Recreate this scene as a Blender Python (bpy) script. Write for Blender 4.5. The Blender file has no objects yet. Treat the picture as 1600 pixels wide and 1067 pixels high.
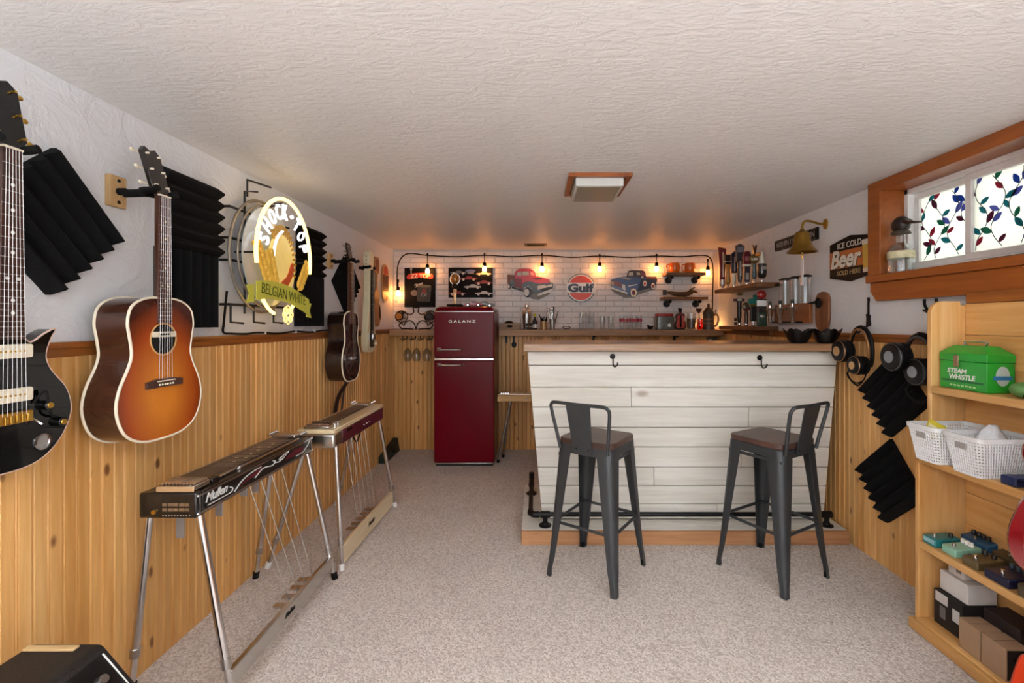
import bpy, bmesh, math, random
from mathutils import Vector, Matrix
random.seed(7)
PI = math.pi
SC = bpy.context.scene
COL = SC.collection

# ------------------------------------------------------------------ camera, world, light
F, CX, CY, CH = 720.0, 838.0, 505.0, 1.25        # focal length in px, vanishing point, eye height
cam = bpy.data.cameras.new('camera')
cam.sensor_width = 36.0
cam.lens = F / 1600 * 36
cam.shift_x = (800 - CX) / 1600
cam.shift_y = (CY - 533.5) / 1600
cam.clip_start = 0.02
camo = bpy.data.objects.new('camera', cam)
camo.location = (0, 0, CH)
camo.rotation_euler = (PI / 2, 0, 0)
COL.objects.link(camo)
SC.camera = camo

w = bpy.data.worlds.new('world')
SC.world = w
w.use_nodes = True
w.node_tree.nodes['Background'].inputs[0].default_value = (0.86, 0.93, 1.0, 1)
w.node_tree.nodes['Background'].inputs[1].default_value = 1.7

def area(name, loc, rot, sx, sy, power, col):
    l = bpy.data.lights.new(name, 'AREA')
    l.shape = 'RECTANGLE'
    l.size, l.size_y, l.energy, l.color = sx, sy, power, col
    o = bpy.data.objects.new(name, l)
    o.location, o.rotation_euler = loc, rot
    COL.objects.link(o)
    return o
# added fill light in front of the near wall, standing in for daylight
area('added_front_fill', (0.3, -2.28, 1.1), (PI / 2, 0, 0), 2.6, 1.5, 22, (0.95, 0.98, 1.0))

# two added unseen uplights behind the camera, imitating flash bounced off the ceiling
UPL = ((-0.75, -0.75), (1.05, -0.75))
for ux, uy in UPL:
    ul = area('added_bounce_fill', (ux, uy, 1.335), (PI, 0, 0), 0.24, 0.24, 43, (0.93, 0.97, 1.0)); ul.data.shape = 'DISK'

SC.view_settings.view_transform = 'Standard'
SC.view_settings.look = 'None'
SC.view_settings.gamma = 1.0
SC.view_settings.use_curve_mapping = False
SC.view_settings.exposure = 0.74

# ------------------------------------------------------------------ helpers
XL, XR, YB, ZC, YN = -1.42, 1.80, 4.57, 1.98, -2.35
def U(px, Y): return (px - CX) * Y / F
def V(py, Y): return CH - (py - CY) * Y / F
def atY(px, py, Y): return Vector((U(px, Y), Y, V(py, Y)))
def onL(px, py, d=0.0):
    x = XL + d; Y = F * x / (px - CX); return Vector((x, Y, V(py, Y)))
def onR(px, py, d=0.0):
    x = XR - d; Y = F * x / (px - CX); return Vector((x, Y, V(py, Y)))
def onB(px, py, d=0.0): return atY(px, py, YB - d)
def onF(px, py, z=0.0):
    Y = F * (CH - z) / (py - CY); return Vector((U(px, Y), Y, z))
ROT = {'L': 0.0, 'R': PI, 'B': -PI / 2}          # wall frames: local x = out of the wall, y = to the right, z = up

def lin(h):
    h = h.lstrip('#'); c = [int(h[i:i + 2], 16) / 255 for i in (0, 2, 4)]
    return tuple(x / 12.92 if x <= 0.04045 else ((x + 0.055) / 1.055) ** 2.4 for x in c) + (1,)

MATS = {}
def mat(name, col='808080', rough=0.5, metal=0.0, var=0.06, vs=30.0, bump=0.0, bs=60.0, emit=0.0, coat=0.0, rnd=0.0, spec=0.5):
    if name in MATS: return MATS[name]
    m = bpy.data.materials.new(name); m.use_nodes = True
    nt = m.node_tree; N = nt.nodes; L = nt.links; b = N['Principled BSDF']
    b.inputs['Roughness'].default_value = rough; b.inputs['Metallic'].default_value = metal
    b.inputs['Coat Weight'].default_value = coat; b.inputs['Specular IOR Level'].default_value = spec
    tc = N.new('ShaderNodeTexCoord'); nz = N.new('ShaderNodeTexNoise')
    nz.inputs['Scale'].default_value = vs; nz.inputs['Detail'].default_value = 3
    L.new(tc.outputs['Object'], nz.inputs['Vector'])
    mx = N.new('ShaderNodeMix'); mx.data_type = 'RGBA'; mx.blend_type = 'MULTIPLY'
    mx.inputs[0].default_value = 1.0
    mr = N.new('ShaderNodeMapRange'); mr.inputs[3].default_value = 1 - var * 1.5; mr.inputs[4].default_value = 1 + var * 1.5
    L.new(nz.outputs[0], mr.inputs[0])
    mx.inputs[6].default_value = lin(col)
    L.new(mr.outputs[0], mx.inputs[7])
    out = mx.outputs[2]
    if rnd:
        oi = N.new('ShaderNodeObjectInfo'); r2 = N.new('ShaderNodeMapRange')
        r2.inputs[3].default_value = 1 - rnd; r2.inputs[4].default_value = 1 + rnd
        L.new(oi.outputs['Random'], r2.inputs[0])
        m2 = N.new('ShaderNodeMix'); m2.data_type = 'RGBA'; m2.blend_type = 'MULTIPLY'; m2.inputs[0].default_value = 1
        L.new(out, m2.inputs[6]); L.new(r2.outputs[0], m2.inputs[7]); out = m2.outputs[2]
    L.new(out, b.inputs['Base Color'])
    if bump:
        n2 = N.new('ShaderNodeTexNoise'); n2.inputs['Scale'].default_value = bs; n2.inputs['Detail'].default_value = 4
        L.new(tc.outputs['Object'], n2.inputs['Vector'])
        bp = N.new('ShaderNodeBump'); bp.inputs['Strength'].default_value = bump; bp.inputs['Distance'].default_value = 0.01
        L.new(n2.outputs[0], bp.inputs['Height']); L.new(bp.outputs[0], b.inputs['Normal'])
    if emit:
        b.inputs['Emission Color'].default_value = lin(col); b.inputs['Emission Strength'].default_value = emit
    MATS[name] = m
    return m

def wood(name, light, dark, rough=0.45, axis='Z', knots=0.0, knotcol='5a2c12', rnd=0.12, grain=9.0, coat=0.0, stretch=0.06, kscale=7.0):
    if name in MATS: return MATS[name]
    m = bpy.data.materials.new(name); m.use_nodes = True
    nt = m.node_tree; N = nt.nodes; L = nt.links; b = N['Principled BSDF']
    b.inputs['Roughness'].default_value = rough; b.inputs['Coat Weight'].default_value = coat
    tc = N.new('ShaderNodeTexCoord'); oi = N.new('ShaderNodeObjectInfo')
    ofs = N.new('ShaderNodeVectorMath'); ofs.operation = 'SCALE'; ofs.inputs[0].default_value = (13.1, 7.7, 29.3)
    L.new(oi.outputs['Random'], ofs.inputs['Scale'])
    add = N.new('ShaderNodeVectorMath'); add.operation = 'ADD'
    L.new(tc.outputs['Object'], add.inputs[0]); L.new(ofs.outputs[0], add.inputs[1])
    mp = N.new('ShaderNodeMapping')
    s = {'X': (stretch, 1, 1), 'Y': (1, stretch, 1), 'Z': (1, 1, stretch)}[axis]
    mp.inputs['Scale'].default_value = s
    L.new(add.outputs[0], mp.inputs['Vector'])
    nz = N.new('ShaderNodeTexNoise'); nz.inputs['Scale'].default_value = grain * 6; nz.inputs['Detail'].default_value = 5; nz.inputs['Distortion'].default_value = 0.6
    L.new(mp.outputs[0], nz.inputs['Vector'])
    n2 = N.new('ShaderNodeTexNoise'); n2.inputs['Scale'].default_value = grain; n2.inputs['Detail'].default_value = 2
    L.new(mp.outputs[0], n2.inputs['Vector'])
    av = N.new('ShaderNodeMath'); av.operation = 'ADD'; L.new(nz.outputs[0], av.inputs[0]); L.new(n2.outputs[0], av.inputs[1])
    ramp = N.new('ShaderNodeMapRange'); ramp.inputs[1].default_value = 0.7; ramp.inputs[2].default_value = 1.3
    L.new(av.outputs[0], ramp.inputs[0])
    mx = N.new('ShaderNodeMix'); mx.data_type = 'RGBA'; mx.inputs[6].default_value = lin(light); mx.inputs[7].default_value = lin(dark)
    L.new(ramp.outputs[0], mx.inputs[0]); out = mx.outputs[2]
    if knots:
        mk = N.new('ShaderNodeMapping')
        mk.inputs['Scale'].default_value = {'X': (.5, 1, 1), 'Y': (1, .5, 1), 'Z': (1, 1, .5)}[axis]
        L.new(add.outputs[0], mk.inputs['Vector'])
        vo = N.new('ShaderNodeTexVoronoi'); vo.inputs['Scale'].default_value = kscale
        L.new(mk.outputs[0], vo.inputs['Vector'])
        sp = N.new('ShaderNodeSeparateColor'); L.new(vo.outputs['Color'], sp.inputs[0])
        gt = N.new('ShaderNodeMath'); gt.operation = 'GREATER_THAN'; gt.inputs[1].default_value = 1 - knots; L.new(sp.outputs[0], gt.inputs[0])
        kr = N.new('ShaderNodeMapRange'); kr.inputs[1].default_value = 0.08; kr.inputs[2].default_value = 0.17; kr.inputs[3].default_value = 0.85; kr.inputs[4].default_value = 0
        L.new(vo.outputs['Distance'], kr.inputs[0])
        mu = N.new('ShaderNodeMath'); mu.operation = 'MULTIPLY'; L.new(kr.outputs[0], mu.inputs[0]); L.new(gt.outputs[0], mu.inputs[1])
        m3 = N.new('ShaderNodeMix'); m3.data_type = 'RGBA'; L.new(mu.outputs[0], m3.inputs[0]); L.new(out, m3.inputs[6]); m3.inputs[7].default_value = lin(knotcol)
        out = m3.outputs[2]
    r2 = N.new('ShaderNodeMapRange'); r2.inputs[3].default_value = 1 - rnd; r2.inputs[4].default_value = 1 + rnd
    L.new(oi.outputs['Random'], r2.inputs[0])
    m2 = N.new('ShaderNodeMix'); m2.data_type = 'RGBA'; m2.blend_type = 'MULTIPLY'; m2.inputs[0].default_value = 1
    L.new(out, m2.inputs[6]); L.new(r2.outputs[0], m2.inputs[7])
    L.new(m2.outputs[2], b.inputs['Base Color'])
    bp = N.new('ShaderNodeBump'); bp.inputs['Strength'].default_value = 0.12; bp.inputs['Distance'].default_value = 0.004
    L.new(nz.outputs[0], bp.inputs['Height']); L.new(bp.outputs[0], b.inputs['Normal'])
    MATS[name] = m
    return m

def glassmat(name, tint='ffffff', refl=0.03):
    if name in MATS: return MATS[name]
    m = bpy.data.materials.new(name); m.use_nodes = True
    nt = m.node_tree; N = nt.nodes; L = nt.links; N.clear()
    o = N.new('ShaderNodeOutputMaterial'); mix = N.new('ShaderNodeMixShader')
    t = N.new('ShaderNodeBsdfTransparent'); t.inputs[0].default_value = lin(tint)
    g = N.new('ShaderNodeBsdfGlossy'); g.inputs['Roughness'].default_value = 0.06; g.inputs[0].default_value = (0.95, 0.97, 1, 1)
    lw = N.new('ShaderNodeLayerWeight'); lw.inputs[0].default_value = 0.35
    mr = N.new('ShaderNodeMapRange'); mr.inputs[3].default_value = refl; mr.inputs[4].default_value = 0.5
    L.new(lw.outputs['Facing'], mr.inputs[0]); L.new(mr.outputs[0], mix.inputs[0])
    L.new(t.outputs[0], mix.inputs[1]); L.new(g.outputs[0], mix.inputs[2]); L.new(mix.outputs[0], o.inputs[0])
    MATS[name] = m
    return m

class MB:
    """collects shapes for ONE mesh object"""
    def __init__(s): s.v = []; s.f = []
    def add(s, vs, fs):
        n = len(s.v); s.v += [tuple(p) for p in vs]; s.f += [tuple(i + n for i in f) for f in fs]; return s
    def box(s, a, b):
        x0, y0, z0 = a; x1, y1, z1 = b
        if x0 > x1: x0, x1 = x1, x0
        if y0 > y1: y0, y1 = y1, y0
        if z0 > z1: z0, z1 = z1, z0
        return s.hexa([(x0, y0, z0), (x1, y0, z0), (x1, y1, z0), (x0, y1, z0), (x0, y0, z1), (x1, y0, z1), (x1, y1, z1), (x0, y1, z1)])
    def hexa(s, p):
        return s.add(p, [(0, 3, 2, 1), (4, 5, 6, 7), (0, 1, 5, 4), (1, 2, 6, 5), (2, 3, 7, 6), (3, 0, 4, 7)])
    def bar(s, a, b, wd, ht, up=(0, 0, 1)):
        a, b = Vector(a), Vector(b); d = (b - a).normalized(); u = Vector(up)
        sd = d.cross(u)
        if sd.length < 1e-4: sd = d.cross(Vector((1, 0, 0)))
        sd.normalize(); u = sd.cross(d); sd *= wd / 2; u *= ht / 2
        return s.hexa([a - sd - u, a + sd - u, b + sd - u, b - sd - u, a - sd + u, a + sd + u, b + sd + u, b - sd + u])
    def loft(s, rings, cap=True, closed=True):
        n = len(rings[0]); vs = [p for r in rings for p in r]; fs = []
        for i in range(len(rings) - 1):
            for j in range(n if closed else n - 1):
                k = (j + 1) % n
                fs.append((i * n + j, i * n + k, (i + 1) * n + k, (i + 1) * n + j))
        if cap:
            fs.append(tuple(reversed(range(n)))); fs.append(tuple((len(rings) - 1) * n + j for j in range(n)))
        return s.add(vs, fs)
    def tube(s, pts, r, n=8, closed=False, radii=None):
        pts = [Vector(p) for p in pts]; m = len(pts); rings = []
        prev = None
        for i, p in enumerate(pts):
            if closed: d = pts[(i + 1) % m] - pts[i - 1]
            else: d = pts[min(i + 1, m - 1)] - pts[max(i - 1, 0)]
            if d.length < 1e-9: d = Vector((0, 0, 1))
            d.normalize()
            if prev is None:
                a = Vector((0, 0, 1)) if abs(d.z) < 0.9 else Vector((1, 0, 0))
                prev = d.cross(a).normalized()
            prev = (prev - d * prev.dot(d))
            if prev.length < 1e-6: prev = d.orthogonal()
            prev.normalize(); q = d.cross(prev); rr = radii[i] if radii else r
            rings.append([p + (prev * math.cos(2 * PI * k / n) + q * math.sin(2 * PI * k / n)) * rr for k in range(n)])
        if closed: rings.append(rings[0]); return s.loft(rings, cap=False)
        return s.loft(rings)
    def cyl(s, a, b, r, n=16, r2=None): return s.tube([a, b], r, n, radii=[r, r if r2 is None else r2])
    def lathe(s, prof, c=(0, 0, 0), n=20, axis='Z', cap=True):
        rings = []
        for r, h in prof:
            ring = []
            for k in range(n):
                a = 2 * PI * k / n; x, y = r * math.cos(a), r * math.sin(a)
                p = {'Z': (x, y, h), 'X': (h, x, y), 'Y': (y, h, x)}[axis]
                ring.append((c[0] + p[0], c[1] + p[1], c[2] + p[2]))
            rings.append(ring)
        return s.loft(rings, cap=cap)
    def sphere(s, c, r, n=14, sc=(1, 1, 1)):
        prof = []
        rings = []
        m = max(6, n // 2)
        for i in range(m + 1):
            t = -PI / 2 + PI * i / m; rr = max(math.cos(t), 0.02)
            rings.append([(c[0] + r * sc[0] * rr * math.cos(2 * PI * k / n), c[1] + r * sc[1] * rr * math.sin(2 * PI * k / n), c[2] + r * sc[2] * math.sin(t)) for k in range(n)])
        return s.loft(rings)
    def plate(s, pts, o0, o1):
        """outline in the (y, z) plane, thickness along x"""
        n = len(pts)
        area2 = sum(pts[i][0] * pts[(i + 1) % n][1] - pts[(i + 1) % n][0] * pts[i][1] for i in range(n))
        if area2 < 0: pts = list(reversed(pts))
        return s.loft([[(o0, y, z) for y, z in pts], [(o1, y, z) for y, z in pts]])
    def slab(s, pts, z0, z1):
        n = len(pts)
        area2 = sum(pts[i][0] * pts[(i + 1) % n][1] - pts[(i + 1) % n][0] * pts[i][1] for i in range(n))
        if area2 < 0: pts = list(reversed(pts))
        return s.loft([[(x, y, z0) for x, y in pts], [(x, y, z1) for x, y in pts]])
    def mesh(s, name, smooth=35):
        me = bpy.data.meshes.new(name); me.from_pydata(s.v, [], s.f); me.validate()
        bm = bmesh.new(); bm.from_mesh(me); bmesh.ops.recalc_face_normals(bm, faces=bm.faces); bm.to_mesh(me); bm.free()
        if smooth:
            for p in me.polygons: p.use_smooth = True
            me.set_sharp_from_angle(angle=math.radians(smooth))
        return me
    def build(s, name, m, parent=None, bevel=0.0, seg=2, smooth=35):
        return link(name, s.mesh(name, smooth), m, parent, bevel, seg)

def link(name, me, m, parent=None, bevel=0.0, seg=2):
    o = bpy.data.objects.new(name, me); COL.objects.link(o)
    if m is not None and len(me.materials) == 0: me.materials.append(m)
    if parent is not None: o.parent = parent
    if bevel:
        b = o.modifiers.new('bevel', 'BEVEL'); b.width = bevel; b.segments = seg; b.limit_method = 'ANGLE'; b.angle_limit = math.radians(40)
        b.harden_normals = False
    return o
def tag(o, label, cat, group=None):
    o['label'] = label; o['category'] = cat
    if group: o['group'] = group
    return o
def stuff(o): o['kind'] = 'stuff'; return o
def thing(name, label, cat, loc=(0, 0, 0), rz=0.0, group=None):
    o = bpy.data.objects.new(name, None); o.empty_display_size = 0.05; COL.objects.link(o)
    o.location = loc; o.rotation_euler = (0, 0, rz)
    return tag(o, label, cat, group)
def struct(o): o['kind'] = 'structure'; return o
def copy_tree(o, parent=None):
    c = o.copy(); COL.objects.link(c)
    if parent is not None: c.parent = parent
    for ch in list(o.children): copy_tree(ch, c)
    return c

def crom(pts, n=6, closed=True):
    out = []; m = len(pts)
    rng = range(m) if closed else range(m - 1)
    for i in rng:
        if closed: p0, p1, p2, p3 = pts[i - 1], pts[i], pts[(i + 1) % m], pts[(i + 2) % m]
        else: p0, p1, p2, p3 = pts[max(i - 1, 0)], pts[i], pts[i + 1], pts[min(i + 2, m - 1)]
        for k in range(n):
            t = k / n
            out.append(tuple(0.5 * (2 * b + (c - a) * t + (2 * a - 5 * b + 4 * c - d) * t * t + (3 * b - a - 3 * c + d) * t ** 3) for a, b, c, d in zip(p0, p1, p2, p3)))
    if not closed: out.append(tuple(pts[-1]))
    return out
def ell(cy, cz, ry, rz, n=28, a0=0.0, a1=2 * PI):
    full = abs(a1 - a0 - 2 * PI) < 1e-6
    k = n if full else n + 1
    return [(cy + ry * math.cos(a0 + (a1 - a0) * i / n), cz + rz * math.sin(a0 + (a1 - a0) * i / n)) for i in range(k)]
def rrect(y0, z0, y1, z1, r, n=5):
    pts = []
    for cy, cz, a in ((y1 - r, z0 + r, -PI / 2), (y1 - r, z1 - r, 0), (y0 + r, z1 - r, PI / 2), (y0 + r, z0 + r, PI)):
        for k in range(n + 1):
            t = a + PI / 2 * k / n; pts.append((cy + r * math.cos(t), cz + r * math.sin(t)))
    return pts

_fc = None
def text_mesh(body, wd, ht, th=0.0015, shear=0.0, bold=0.0, space=1.0):
    """flat lettering: returns a mesh in the (y right, z up) plane, centred, wd x ht"""
    cu = bpy.data.curves.new('lettering', 'FONT'); cu.body = body; cu.extrude = 0.05; cu.shear = shear; cu.offset = bold
    cu.space_character = space; cu.resolution_u = 3; cu.align_x = 'CENTER'
    ob = bpy.data.objects.new('lettering_tmp', cu); COL.objects.link(ob)
    dg = bpy.context.evaluated_depsgraph_get()
    me = bpy.data.meshes.new_from_object(ob.evaluated_get(dg))
    bpy.data.objects.remove(ob); bpy.data.curves.remove(cu)
    xs = [v.co.x for v in me.vertices]; ys = [v.co.y for v in me.vertices]
    if not xs: return me
    x0, x1, y0, y1 = min(xs), max(xs), min(ys), max(ys)
    for v in me.vertices:
        x, y, z = v.co
        v.co = (th if z > 0 else 0.0, (x - (x0 + x1) / 2) / max(x1 - x0, 1e-6) * wd, (y - (y0 + y1) / 2) / max(y1 - y0, 1e-6) * ht)
    me.materials.clear()
    return me
def text(parent, body, loc, wd, ht, m, name='lettering', rot=None, **k):
    o = link(name, text_mesh(body, wd, ht, **k), m, parent)
    o.location = loc
    if rot: o.rotation_euler = rot
    return o

# ------------------------------------------------------------------ shared materials
PINE = wood('pine_board', 'eab976', 'd2954c', 0.42, 'Z', knots=0.36, knotcol='643012', rnd=0.13, kscale=13)
PINE_F = wood('pine_furniture', 'e8bd80', 'd49a55', 0.4, 'Z', knots=0.15, rnd=0.06, kscale=5)
PINE_H = wood('pine_furniture_level', 'e6b878', 'cf944e', 0.4, 'Y', knots=0.3, rnd=0.08, kscale=5)
RAIL = wood('stained_rail', 'a8652c', '7d451a', 0.35, 'Y', rnd=0.04)
STAIN = wood('stained_window_wood', 'a35a22', '84431a', 0.35, 'Y', rnd=0.05)
RUST = wood('rustic_slab', 'b48a62', '8a6242', 0.5, 'X', rnd=0.08)
RUSTD = wood('dark_shelf_wood', '8a5a34', '5e3a20', 0.5, 'Y', rnd=0.08)
RUSTX = wood('brown_shelf_wood', '8d6138', '63422a', 0.5, 'X', rnd=0.08)
WPLANK = wood('whitewashed_plank', 'f2efe8', 'dcd7cc', 0.6, 'X', rnd=0.05, knots=0.08, knotcol='a89c8c')
BLACK = mat('black_metal', '0d0d0f', 0.42, 0.1, spec=.35)
BLACKM = mat('black_matt', '0a0a0b', 0.75, spec=.25)
FOAM = mat('charcoal_foam', '151516', 0.95, var=0.15, vs=200, bump=0.3, bs=400, spec=0.15)
CHROME = mat('chrome', 'd8d8da', 0.16, 1.0, var=0.02)
STEELM = mat('brushed_steel', 'b4b2b0', 0.32, 1.0, var=0.05)
BRASS = mat('aged_brass', 'a8843c', 0.32, 1.0, var=0.12, vs=18)
GOLD = mat('gold_hardware', 'd8ac50', 0.28, 1.0)
WHITE = mat('white_plastic', 'ecebea', 0.4)
CREAM = mat('cream_plastic', 'ece2cc', 0.4)
GLASS = glassmat('clear_glass', 'f6f8f8')
ORANGEG = glassmat('orange_glass', 'f08030', 0.06)
# ------------------------------------------------------------------ setting materials
def plaster(name, col, scale, strength, dist, warp=2.0, rough=0.85, streak=(1, 1, 1)):
    m = bpy.data.materials.new(name); m.use_nodes = True
    nt = m.node_tree; N = nt.nodes; L = nt.links; b = N['Principled BSDF']
    b.inputs['Base Color'].default_value = lin(col); b.inputs['Roughness'].default_value = rough
    tc = N.new('ShaderNodeTexCoord'); mp = N.new('ShaderNodeMapping'); mp.inputs['Scale'].default_value = streak
    L.new(tc.outputs['Object'], mp.inputs[0])
    n1 = N.new('ShaderNodeTexNoise'); n1.inputs['Scale'].default_value = scale; n1.inputs['Detail'].default_value = 5; n1.inputs['Roughness'].default_value = 0.6; n1.inputs['Distortion'].default_value = warp
    L.new(mp.outputs[0], n1.inputs['Vector'])
    r = N.new('ShaderNodeMapRange'); r.inputs[1].default_value = 0.42; r.inputs[2].default_value = 0.62
    L.new(n1.outputs[0], r.inputs[0])
    n2 = N.new('ShaderNodeTexNoise'); n2.inputs['Scale'].default_value = scale * 0.35; n2.inputs['Detail'].default_value = 2
    L.new(mp.outputs[0], n2.inputs['Vector'])
    a = N.new('ShaderNodeMath'); a.operation = 'MULTIPLY_ADD'; a.inputs[1].default_value = 1.0
    L.new(r.outputs[0], a.inputs[0]); L.new(n2.outputs[0], a.inputs[2])
    bp = N.new('ShaderNodeBump'); bp.inputs['Strength'].default_value = strength; bp.inputs['Distance'].default_value = dist
    L.new(a.outputs[0], bp.inputs['Height']); L.new(bp.outputs[0], b.inputs['Normal'])
    return m
CEIL_M = plaster('textured_ceiling', 'e2e0df', 26, 0.22, 0.006, 1.0, 0.5, (0.6, 1.5, 1))
WALL_M = plaster('trowelled_plaster', 'e0e1e4', 7, 0.28, 0.008, 1.6, 0.7)

def carpet():
    m = bpy.data.materials.new('berber_carpet'); m.use_nodes = True
    nt = m.node_tree; N = nt.nodes; L = nt.links; b = N['Principled BSDF']; b.inputs['Roughness'].default_value = 0.95
    b.inputs['Specular IOR Level'].default_value = 0.1
    tc = N.new('ShaderNodeTexCoord')
    vo = N.new('ShaderNodeTexVoronoi'); vo.inputs['Scale'].default_value = 150; L.new(tc.outputs['Object'], vo.inputs['Vector'])
    sp = N.new('ShaderNodeSeparateColor'); L.new(vo.outputs['Color'], sp.inputs[0])
    cr = N.new('ShaderNodeValToRGB'); e = cr.color_ramp.elements
    e[0].position = 0.0; e[0].color = lin('b9aca4'); e[1].position = 1.0; e[1].color = lin('e6ddd6')
    x = cr.color_ramp.elements.new(0.45); x.color = lin('d2c7bf')
    L.new(sp.outputs[0], cr.inputs[0])
    nz = N.new('ShaderNodeTexNoise'); nz.inputs['Scale'].default_value = 3; L.new(tc.outputs['Object'], nz.inputs['Vector'])
    mr = N.new('ShaderNodeMapRange'); mr.inputs[3].default_value = 0.92; mr.inputs[4].default_value = 1.06; L.new(nz.outputs[0], mr.inputs[0])
    mx = N.new('ShaderNodeMix'); mx.data_type = 'RGBA'; mx.blend_type = 'MULTIPLY'; mx.inputs[0].default_value = 1
    L.new(cr.outputs[0], mx.inputs[6]); L.new(mr.outputs[0], mx.inputs[7]); L.new(mx.outputs[2], b.inputs['Base Color'])
    bp = N.new('ShaderNodeBump'); bp.inputs['Strength'].default_value = 0.5; bp.inputs['Distance'].default_value = 0.006; bp.invert = True
    L.new(vo.outputs['Distance'], bp.inputs['Height']); L.new(bp.outputs[0], b.inputs['Normal'])
    return m
CARPET = carpet()
MORTAR = mat('pale_mortar', 'c9c7c6', 0.85)
BRICK = mat('white_brick', 'dddbdb', 0.7, var=0.08, vs=40, bump=0.25, bs=70, rnd=0.05)

# ------------------------------------------------------------------ shell
WT = 0.25
fl = MB().box((XL - WT, YN - 0.2, -0.1), (XR + WT, YB + 0.2, 0)).build('floor', CARPET); struct(fl)
ce = MB().box((XL - WT, YN - 0.2, ZC), (XR + WT, YB + 0.2, ZC + 0.1)).build('ceiling', CEIL_M); struct(ce)
wl = MB().box((XL - WT, YN - 0.2, 0), (XL, YB + 0.2, ZC)).build('wall_left', WALL_M); struct(wl)
wb = MB().box((XL, YB, 0), (XR, YB + 0.2, ZC)).build('wall_back', MORTAR); struct(wb)
# window opening in the right wall
WY0, WY1, WZ0, WZ1 = 1.64, 2.36, 1.49, 1.935
m = MB()
m.box((XR, YN - 0.2, 0), (XR + WT, YB + 0.2, WZ0)).box((XR, YN - 0.2, WZ1), (XR + WT, YB + 0.2, ZC))
m.box((XR, YN - 0.2, WZ0), (XR + WT, WY0, WZ1)).box((XR, WY1, WZ0), (XR + WT, YB + 0.2, WZ1))
wr = m.build('wall_right', WALL_M); struct(wr)
wn = MB().box((XL, YN - 0.2, 0), (XR, YN, ZC)).build('wall_near', WALL_M); struct(wn)
# unseen glazed door, added to go with the fill light before it
d1 = bpy.data.objects.new('added_door_1', None); COL.objects.link(d1); struct(d1)
m = MB()
for x0, x1 in ((-1.05, -0.98), (0.27, 0.33), (1.58, 1.65)): m.box((x0, YN, 0.02), (x1, YN + 0.05, 1.92))
m.box((-1.05, YN, 1.86), (1.65, YN + 0.05, 1.93)).box((-1.05, YN, 0.0), (1.65, YN + 0.05, 0.1))
m.build('door_frame', WHITE, d1, 0.004)
MB().box((-0.98, YN + 0.005, 0.1), (0.27, YN + 0.015, 1.86)).build('pane', GLASS, d1)
MB().box((0.33, YN + 0.005, 0.1), (1.58, YN + 0.015, 1.86)).build('pane', GLASS, d1)

# ---- tongue-and-groove pine boards on the lower walls, one object each, shared mesh
BW, BH = 0.082, 1.165
def board_mesh():
    # local: x = out, y = across, z = up ; bead down the middle and V edges
    h = BW / 2 - 0.0006
    prof = [(-h, 0.006), (-h + 0.004, 0.012), (-0.0065, 0.012), (-0.0045, 0.0075), (-0.0005, 0.0125), (0.0035, 0.0075), (0.0055, 0.012), (h - 0.004, 0.012), (h, 0.006)]
    mb = MB(); ring = [(o, y) for y, o in prof] + [(0.0, h), (0.0, -h)]
    mb.loft([[(o, y, 0.0) for o, y in ring], [(o, y, BH) for o, y in ring]])
    me = mb.mesh('board', 25); me.materials.append(PINE); return me
BM_ = board_mesh()
def boards(wall, side, n, place):
    for i in range(n):
        o = link('board', BM_, None, wall); o.location = place(i); o.rotation_euler = (0, 0, ROT[side])
nL = int((YB - (-0.4)) / BW)
boards(wl, 'L', nL, lambda i: (XL, YB - BW * (i + 0.5), 0))
nB = int((XR - XL) / BW)
boards(wb, 'B', nB, lambda i: (XL + 0.012 + BW * (i + 0.5), YB, 0))
nR = int((YB - 0.3) / BW)
boards(wr, 'R', nR, lambda i: (XR, YB - 0.012 - BW * (i + 0.5), 0))
# ---- chair rails
def rail(n, y0, y1, x, sx):
    mb = MB(); pr = [(0, 1.150), (0.016, 1.150), (0.019, 1.158), (0.019, 1.172), (0.028, 1.178), (0.030, 1.186), (0.026, 1.194), (0, 1.194)]
    mb.loft([[(x + sx * o, y0, z) for o, z in pr], [(x + sx * o, y1, z) for o, z in pr]])
    struct(mb.build('trim_%d' % n, RAIL))
rail(1, YN, YB, XL, 1)
rail(2, YN, YB, XR, -1)
# ---- white bricks on the back wall above the ledge, one object each
z0, cz, bx = 1.195, 0.0546, 0.168
def brick_mesh(wd, ht):
    mb = MB(); e = 0.004; a, b = wd / 2, ht / 2
    mb.loft([[(0, -a, -b), (0, a, -b), (0, a, b), (0, -a, b)], [(0.006, -a, -b), (0.006, a, -b), (0.006, a, b), (0.006, -a, b)],
             [(0.009, -a + e, -b + e), (0.009, a - e, -b + e), (0.009, a - e, b - e), (0.009, -a + e, b - e)]])
    me = mb.mesh('brick', 20); me.materials.append(BRICK); return me
BRM = brick_mesh(bx - 0.005, cz - 0.005)
cut = {}
bx0, bx1 = XL + 0.005, XR - 0.05
for r in range(14):
    x = bx0 - (bx / 2 if r % 2 else 0)
    while x < bx1:
        a, b = max(x, bx0), min(x + bx, bx1)
        if b - a > 0.03:
            if abs(b - a - bx) < 1e-4: me = BRM
            else:
                k = round(b - a, 3)
                if k not in cut: cut[k] = brick_mesh(k - 0.005, cz - 0.005)
                me = cut[k]
            o = link('brick', me, None, wb)
            o.location = ((a + b) / 2, YB - random.uniform(-0.0005, 0.0015), z0 + cz * (r + 0.5)); o.rotation_euler = (0, 0, ROT['B'])
        x += bx
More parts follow.
